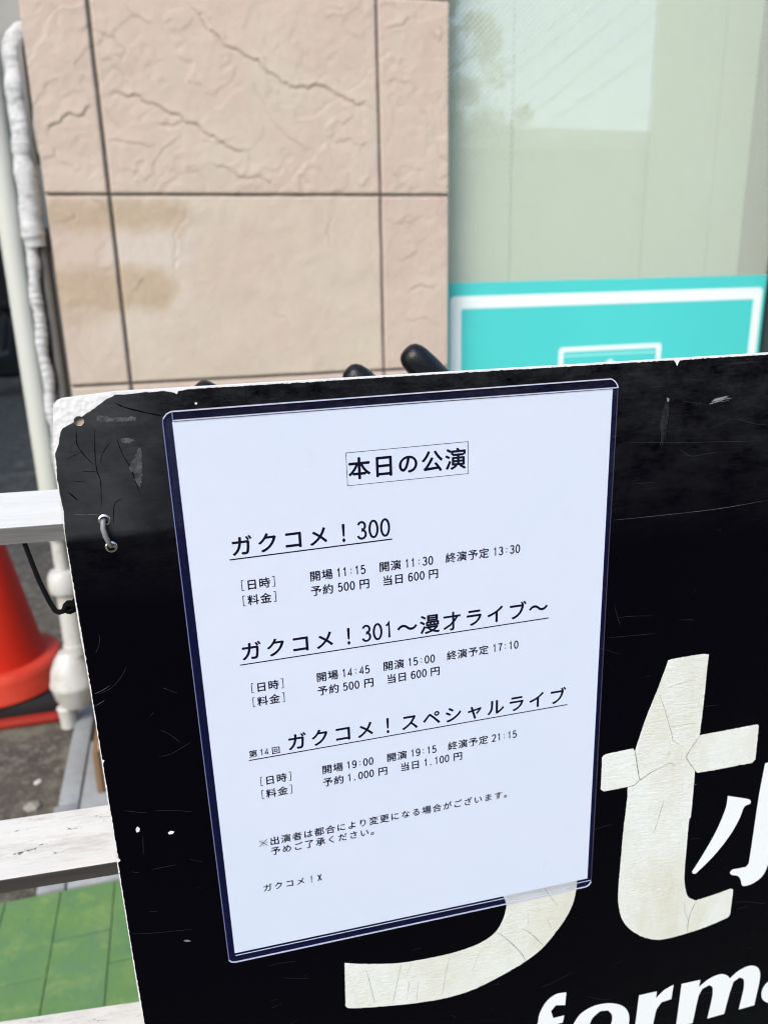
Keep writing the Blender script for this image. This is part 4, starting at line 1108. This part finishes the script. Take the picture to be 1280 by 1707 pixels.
text_line("heading", [("本日の公演", 76.15, -28.55, .006, 11.2, 11.83, 5.7)],
          [(76.0, -20.6, 135.75, -20.2, .27), (76.0, -36.45, 135.75, -36.05, .27), (76.05, -20.5, 76.1, -36.5, .27), (135.7, -20.1, 135.7, -36.15, .27)])
text_line("show_title", [("ガクコメ！", 18.56, -60.65, .0175, 11.1, 12.08, 5.7), ("300", 79.0, -59.35, .0175, 11.3, 12, 5.75)], [(18.56, -66.87, 96.7, -65.4, .66)])
text_line("show_title", [("ガクコメ！", 18.34, -115.15, .0165, 11.1, 12.08, 5.7), ("301", 78.9, -113.95, .0165, 11.3, 12, 5.75), ("～漫才ライブ～", 97.0, -113.75, .0155, 11.1, 11.86, 5.7)], [(18.34, -121.85, 180.2, -119.19, .6)])
text_line("show_title", [("第", 18.2, -172.55, .01, 4.5, 4.5, 2.4), ("14", 23.6, -172.55, .01, 4.6, 4.5, 2.45), ("回", 29.75, -172.65, .01, 4.5, 4.5, 2.4), ("ガクコメ！スペシャルライブ", 37.0, -169.55, .0148, 11.0, 11.97, 5.7)], [(18.02, -176.09, 192.75, -173.53, .6)])
AF, AH, SZ = 5.83, 2.99, 5.6
def date_row(y, sl, times, x0):
    at = lambda x: y + sl*(x - 22)
    segs = [("[", 21.5, at(21.5), sl, SZ, AF, 2.95), ("日時", 24.66, at(24.7), sl, SZ, 6.0, AH), ("]", 36.9, at(36.9), sl, SZ, AF, 2.95)]
    for lab, x, tx, tm in (("開場", x0, x0 + 12.95, times[0]), ("開演", 89.35, 102.35, times[1]), ("終演予定", 123.35, 148.4, times[2])):
        segs += [(lab, x, at(x), sl, SZ, AF if len(lab) < 3 else 5.86, AH), (tm, tx, at(tx), sl, SZ, AF, 3.02)]
    text_line("show_times", segs)
def price_row(y, sl, a, bprice, x0, xa, xya, x2, x2a, x2y):
    at = lambda x: y + sl*(x - 22)
    segs = [("[", 21.5, at(21.5), sl, SZ, AF, 2.95), ("料金", 24.66, at(24.7), sl, SZ, 6.0, AH), ("]", 36.9, at(36.9), sl, SZ, AF, 2.95),
            ("予約", x0, at(x0), sl, SZ, AF, AH), (a, xa, at(xa), sl, SZ, AF, 3.0), ("円", xya, at(xya), sl, SZ, AF, AH),
            ("当日", x2, at(x2), sl, SZ, 5.75, AH), (bprice, x2a, at(x2a), sl, SZ, AF, 2.98), ("円", x2y, at(x2y), sl, SZ, AF, AH)]
    text_line("ticket_prices", segs)
date_row(-80.55, .0178, ("11:15", "11:30", "13:30"), 55.1)
price_row(-88.5, .0240, "500", "600", 55.1, 68.4, 79.0, 90.8, 103.9, 114.3)
date_row(-135.5, .0236, ("14:45", "15:00", "17:10"), 54.9)
price_row(-143.4, .0270, "500", "600", 55.0, 68.15, 78.9, 90.9, 103.9, 114.3)
date_row(-189.75, .0212, ("19:00", "19:15", "21:15"), 54.55)
price_row(-197.8, .0285, "1,000", "1,100", 54.6, 67.6, 84.3, 96.6, 109.6, 126.3)
text_line("remark", [("※出演者は都合により変更になる場合がございます。", 18.2, -227.6, .0205, 5.5, 5.98, 3)])
text_line("remark", [("予めご了承ください。", 24.15, -233.95, .018, 5.5, 6.05, 3)])
text_line("remark", [("ガクコメ！", 18.1, -256.75, .0, 5.4, 5.98, 3), ("X", 47.9, -256.85, 0, 5.6, 6, 3.1)])
# small smudges on the sheet
sm = []
for px_, py_, n_ in ((60, -22, 7), (75, -27, 4), (186, -44, 6), (186, -62, 8), (42, -22, 4), (30, -18, 3), (150, -62, 3), (100, -262, 5), (72, -262, 4), (180, -284, 4)):
    for _ in range(n_):
        a, b_ = px_ + rs.gauss(0, 2.5), py_ + rs.gauss(0, 4); sm.append(([(a, b_), (a + rs.uniform(.3, 1.2), b_ + rs.uniform(-.3, .6))], .3))
strips("smudges", sm, -0.11, Mat("smudge", (0.55, 0.57, 0.62), .8).m, note)

# ================================================================== white slatted stand behind the board
m = Mat("weathered_white", rough=0.7)
wc = m.ramp(m.noise(16, 6, .7, (.35, 1, 1)), .3, .7, (0.51, 0.50, 0.46), (0.61, 0.60, 0.56))
wc = m.mix(m.ramp(m.noise(70, 6, .75, (.25, 1.2, 1)), .50, .66), wc, (0.43, 0.40, 0.36))
wc = m.mix(m.ramp(m.noise(85, 7, .78, (.5, 1.1, 1)), 0.60, .635), wc, (0.045, 0.04, 0.036))
m.color(wc); m.bump(m.noise(70, 6, .75, (.3, 1.5, 1)), .5, .0015); M_SLAT = m.m
m = Mat("white_grain", rough=0.7)
wc = m.ramp(m.noise(20, 6, .7, (.2, 1, 1)), .3, .7, (0.52, 0.525, 0.49), (0.62, 0.62, 0.585))
wc = m.mix(m.ramp(m.noise(60, 7, .75, (.12, 1.2, 1), 1.5), .54, .72), wc, (0.34, 0.335, 0.32))
m.color(wc); m.bump(m.noise(80, 6, .75, (.15, 1.5, 1)), .6, .0015); M_SLAT1 = m.m
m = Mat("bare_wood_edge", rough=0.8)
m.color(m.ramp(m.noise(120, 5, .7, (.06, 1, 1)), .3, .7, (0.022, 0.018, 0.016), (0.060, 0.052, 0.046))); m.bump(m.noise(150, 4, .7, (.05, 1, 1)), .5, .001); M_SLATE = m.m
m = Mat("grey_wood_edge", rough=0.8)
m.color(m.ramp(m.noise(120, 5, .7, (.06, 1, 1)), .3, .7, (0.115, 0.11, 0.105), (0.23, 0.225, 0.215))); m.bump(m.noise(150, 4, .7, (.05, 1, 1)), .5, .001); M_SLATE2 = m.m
stand = empty("slat_stand", (0.15, 0.45, 0)); tag(stand, "weathered white wooden slat stand behind the black board", "stand")
def slat(pl_, pr_, yref, w, t, elev, xr, edge, face=None):
    """pl_, pr_: photo points on the slat's front top edge; the plank runs along the line through them"""
    A_ = on_plane_y(*pl_, yref); B_ = on_plane_y(*pr_, yref)
    d = Vector(B_ - A_); d.y = -0.0317*d.x; d.normalize()
    e = math.radians(elev)
    nrm = Vector((0, -math.cos(e), math.sin(e))); nrm = (nrm - d*nrm.dot(d)).normalized()
    back = d.cross(nrm); back = -back if back.y < 0 else back
    o0 = Vector(A_) - d*0.55; L = 0.55 + xr
    M4 = Matrix(((d.x, back.x, nrm.x, o0.x), (d.y, back.y, nrm.y, o0.y), (d.z, back.z, nrm.z, o0.z), (0, 0, 0, 1)))
    b = MB(); b.box(0, L, 0.0006, w, -t, 0, bevel=.0006); s = b.build("slat", face or M_SLAT, stand); s.parent = stand
    s.matrix_parent_inverse = Matrix.Translation((-0.15, -0.45, 0)); s.matrix_basis = M4
    b = MB(); b.box(0.0003, L-.0003, 0.0, 0.0006, -t + .0004, -.0004); b.build("slat_edge", edge, s)
slat((0, 881), (100, 872.5),   .462, .0415, .0115, 75, .60, M_SLATE2, M_SLAT1)
slat((0, 1469), (195, 1434), .418, .0430, .0118, 75, .60, M_SLATE)
slat((0, 1826), (250, 1778), .40, .0430, .0118, 75, .60, M_SLATE)
for ux in (0.06, 0.42):
    b = MB(); b.box(ux - .15, ux - .12, .065, .09, 0.002, 1.0, bevel=.002); b.build("upright", M_SLAT, stand)

# black cord tied between slat and board
m = Mat("black_cord", (0.0015, 0.0015, 0.002), .7, spec=.08)
cd = empty("black_cord", (-.08, .43, .9)); tag(cd, "black cord knotted at the left edge of the sign board below the top slat", "cord")
IC = Matrix.Translation((.08, -.43, -.9))
pts = [on_plane_y(x_, y_, Y_) for x_, y_, Y_ in ((34, 885, .475), (40, 903, .470), (52, 935, .455), (66, 970, .44), (82, 1002, .42), (92, 1018, .41), (99, 1021, .405), (108, 1018, .40), (118, 1012, .39), (124, 1003, .38), (132, 992, .375))]
b = MB(); b.tube([tuple(p) for p in pts], .00135, 10); o = b.build("cord_run", m.m, cd, smooth=True); o.matrix_parent_inverse = IC
kp = []
for i in range(26):
    a = i*.75; c0 = on_plane_y(117, 1012, .388)
    kp.append((c0[0] + .0024*math.cos(a), c0[1] + .0016*math.sin(a*1.7), c0[2] + .0019*math.sin(a)))
b = MB(); b.tube(kp, .0014, 8); o = b.build("knot", m.m, cd, smooth=True); o.matrix_parent_inverse = IC

# black grips poking up behind the board
m = Mat("black_leather", (0.004, 0.004, 0.0045), .32, spec=.35)
v = m.n.new("ShaderNodeTexVoronoi"); v.inputs["Scale"].default_value = 900; m.link(m.co(), v.inputs["Vector"])
m.bump(v.outputs["Distance"], .4, .0005); M_LEATHER = m.m
def grip(px, py, Y, dirx, r, lab):
    t = Vector(on_plane_y(px, py, Y))
    d = Vector((dirx, -0.02, -0.72)).normalized()
    g_ = empty("hooked_grip", tuple(t)); tag(g_, lab, "grip", "black grips behind the board")
    prof = [(0.0, .22), (0.0008, .50), (.0026, .72), (.006, .89), (.011, .98), (.02, 1.02), (.04, .99), (.06, .97), (.085, .96)]
    P = [d*s for s, _ in prof] + [d*.10 + Vector((.004, .0, -.012)), d*.10 + Vector((.010, .0, -.04)), d*.10 + Vector((.012, 0, -.10))]
    R_ = [r*q for _, q in prof] + [r*.95, r*.85, r*.6]
    b = MB(); b.tube(P, R_, 28); b.build("grip_sleeve", M_LEATHER, g_, smooth=True)
    b = MB(); b.tube([P[-1] + Vector((0, 0, .005)), P[-1] + Vector((.004, 0, -.35)), P[-1] + Vector((.006, 0, -.70))], .004, 12); b.build("shaft", M_STEEL, g_, smooth=True)
grip(676, 582, .545, .72, .0110, "largest black leather textured grip poking up behind the board's top edge")
grip(578, 615, .545, .76, .0102, "middle black grip whose rounded end shows just above the board's top edge")
grip(325, 643, .545, .76, .0100, "black grip end barely peeping over the board's top edge near its left corner")
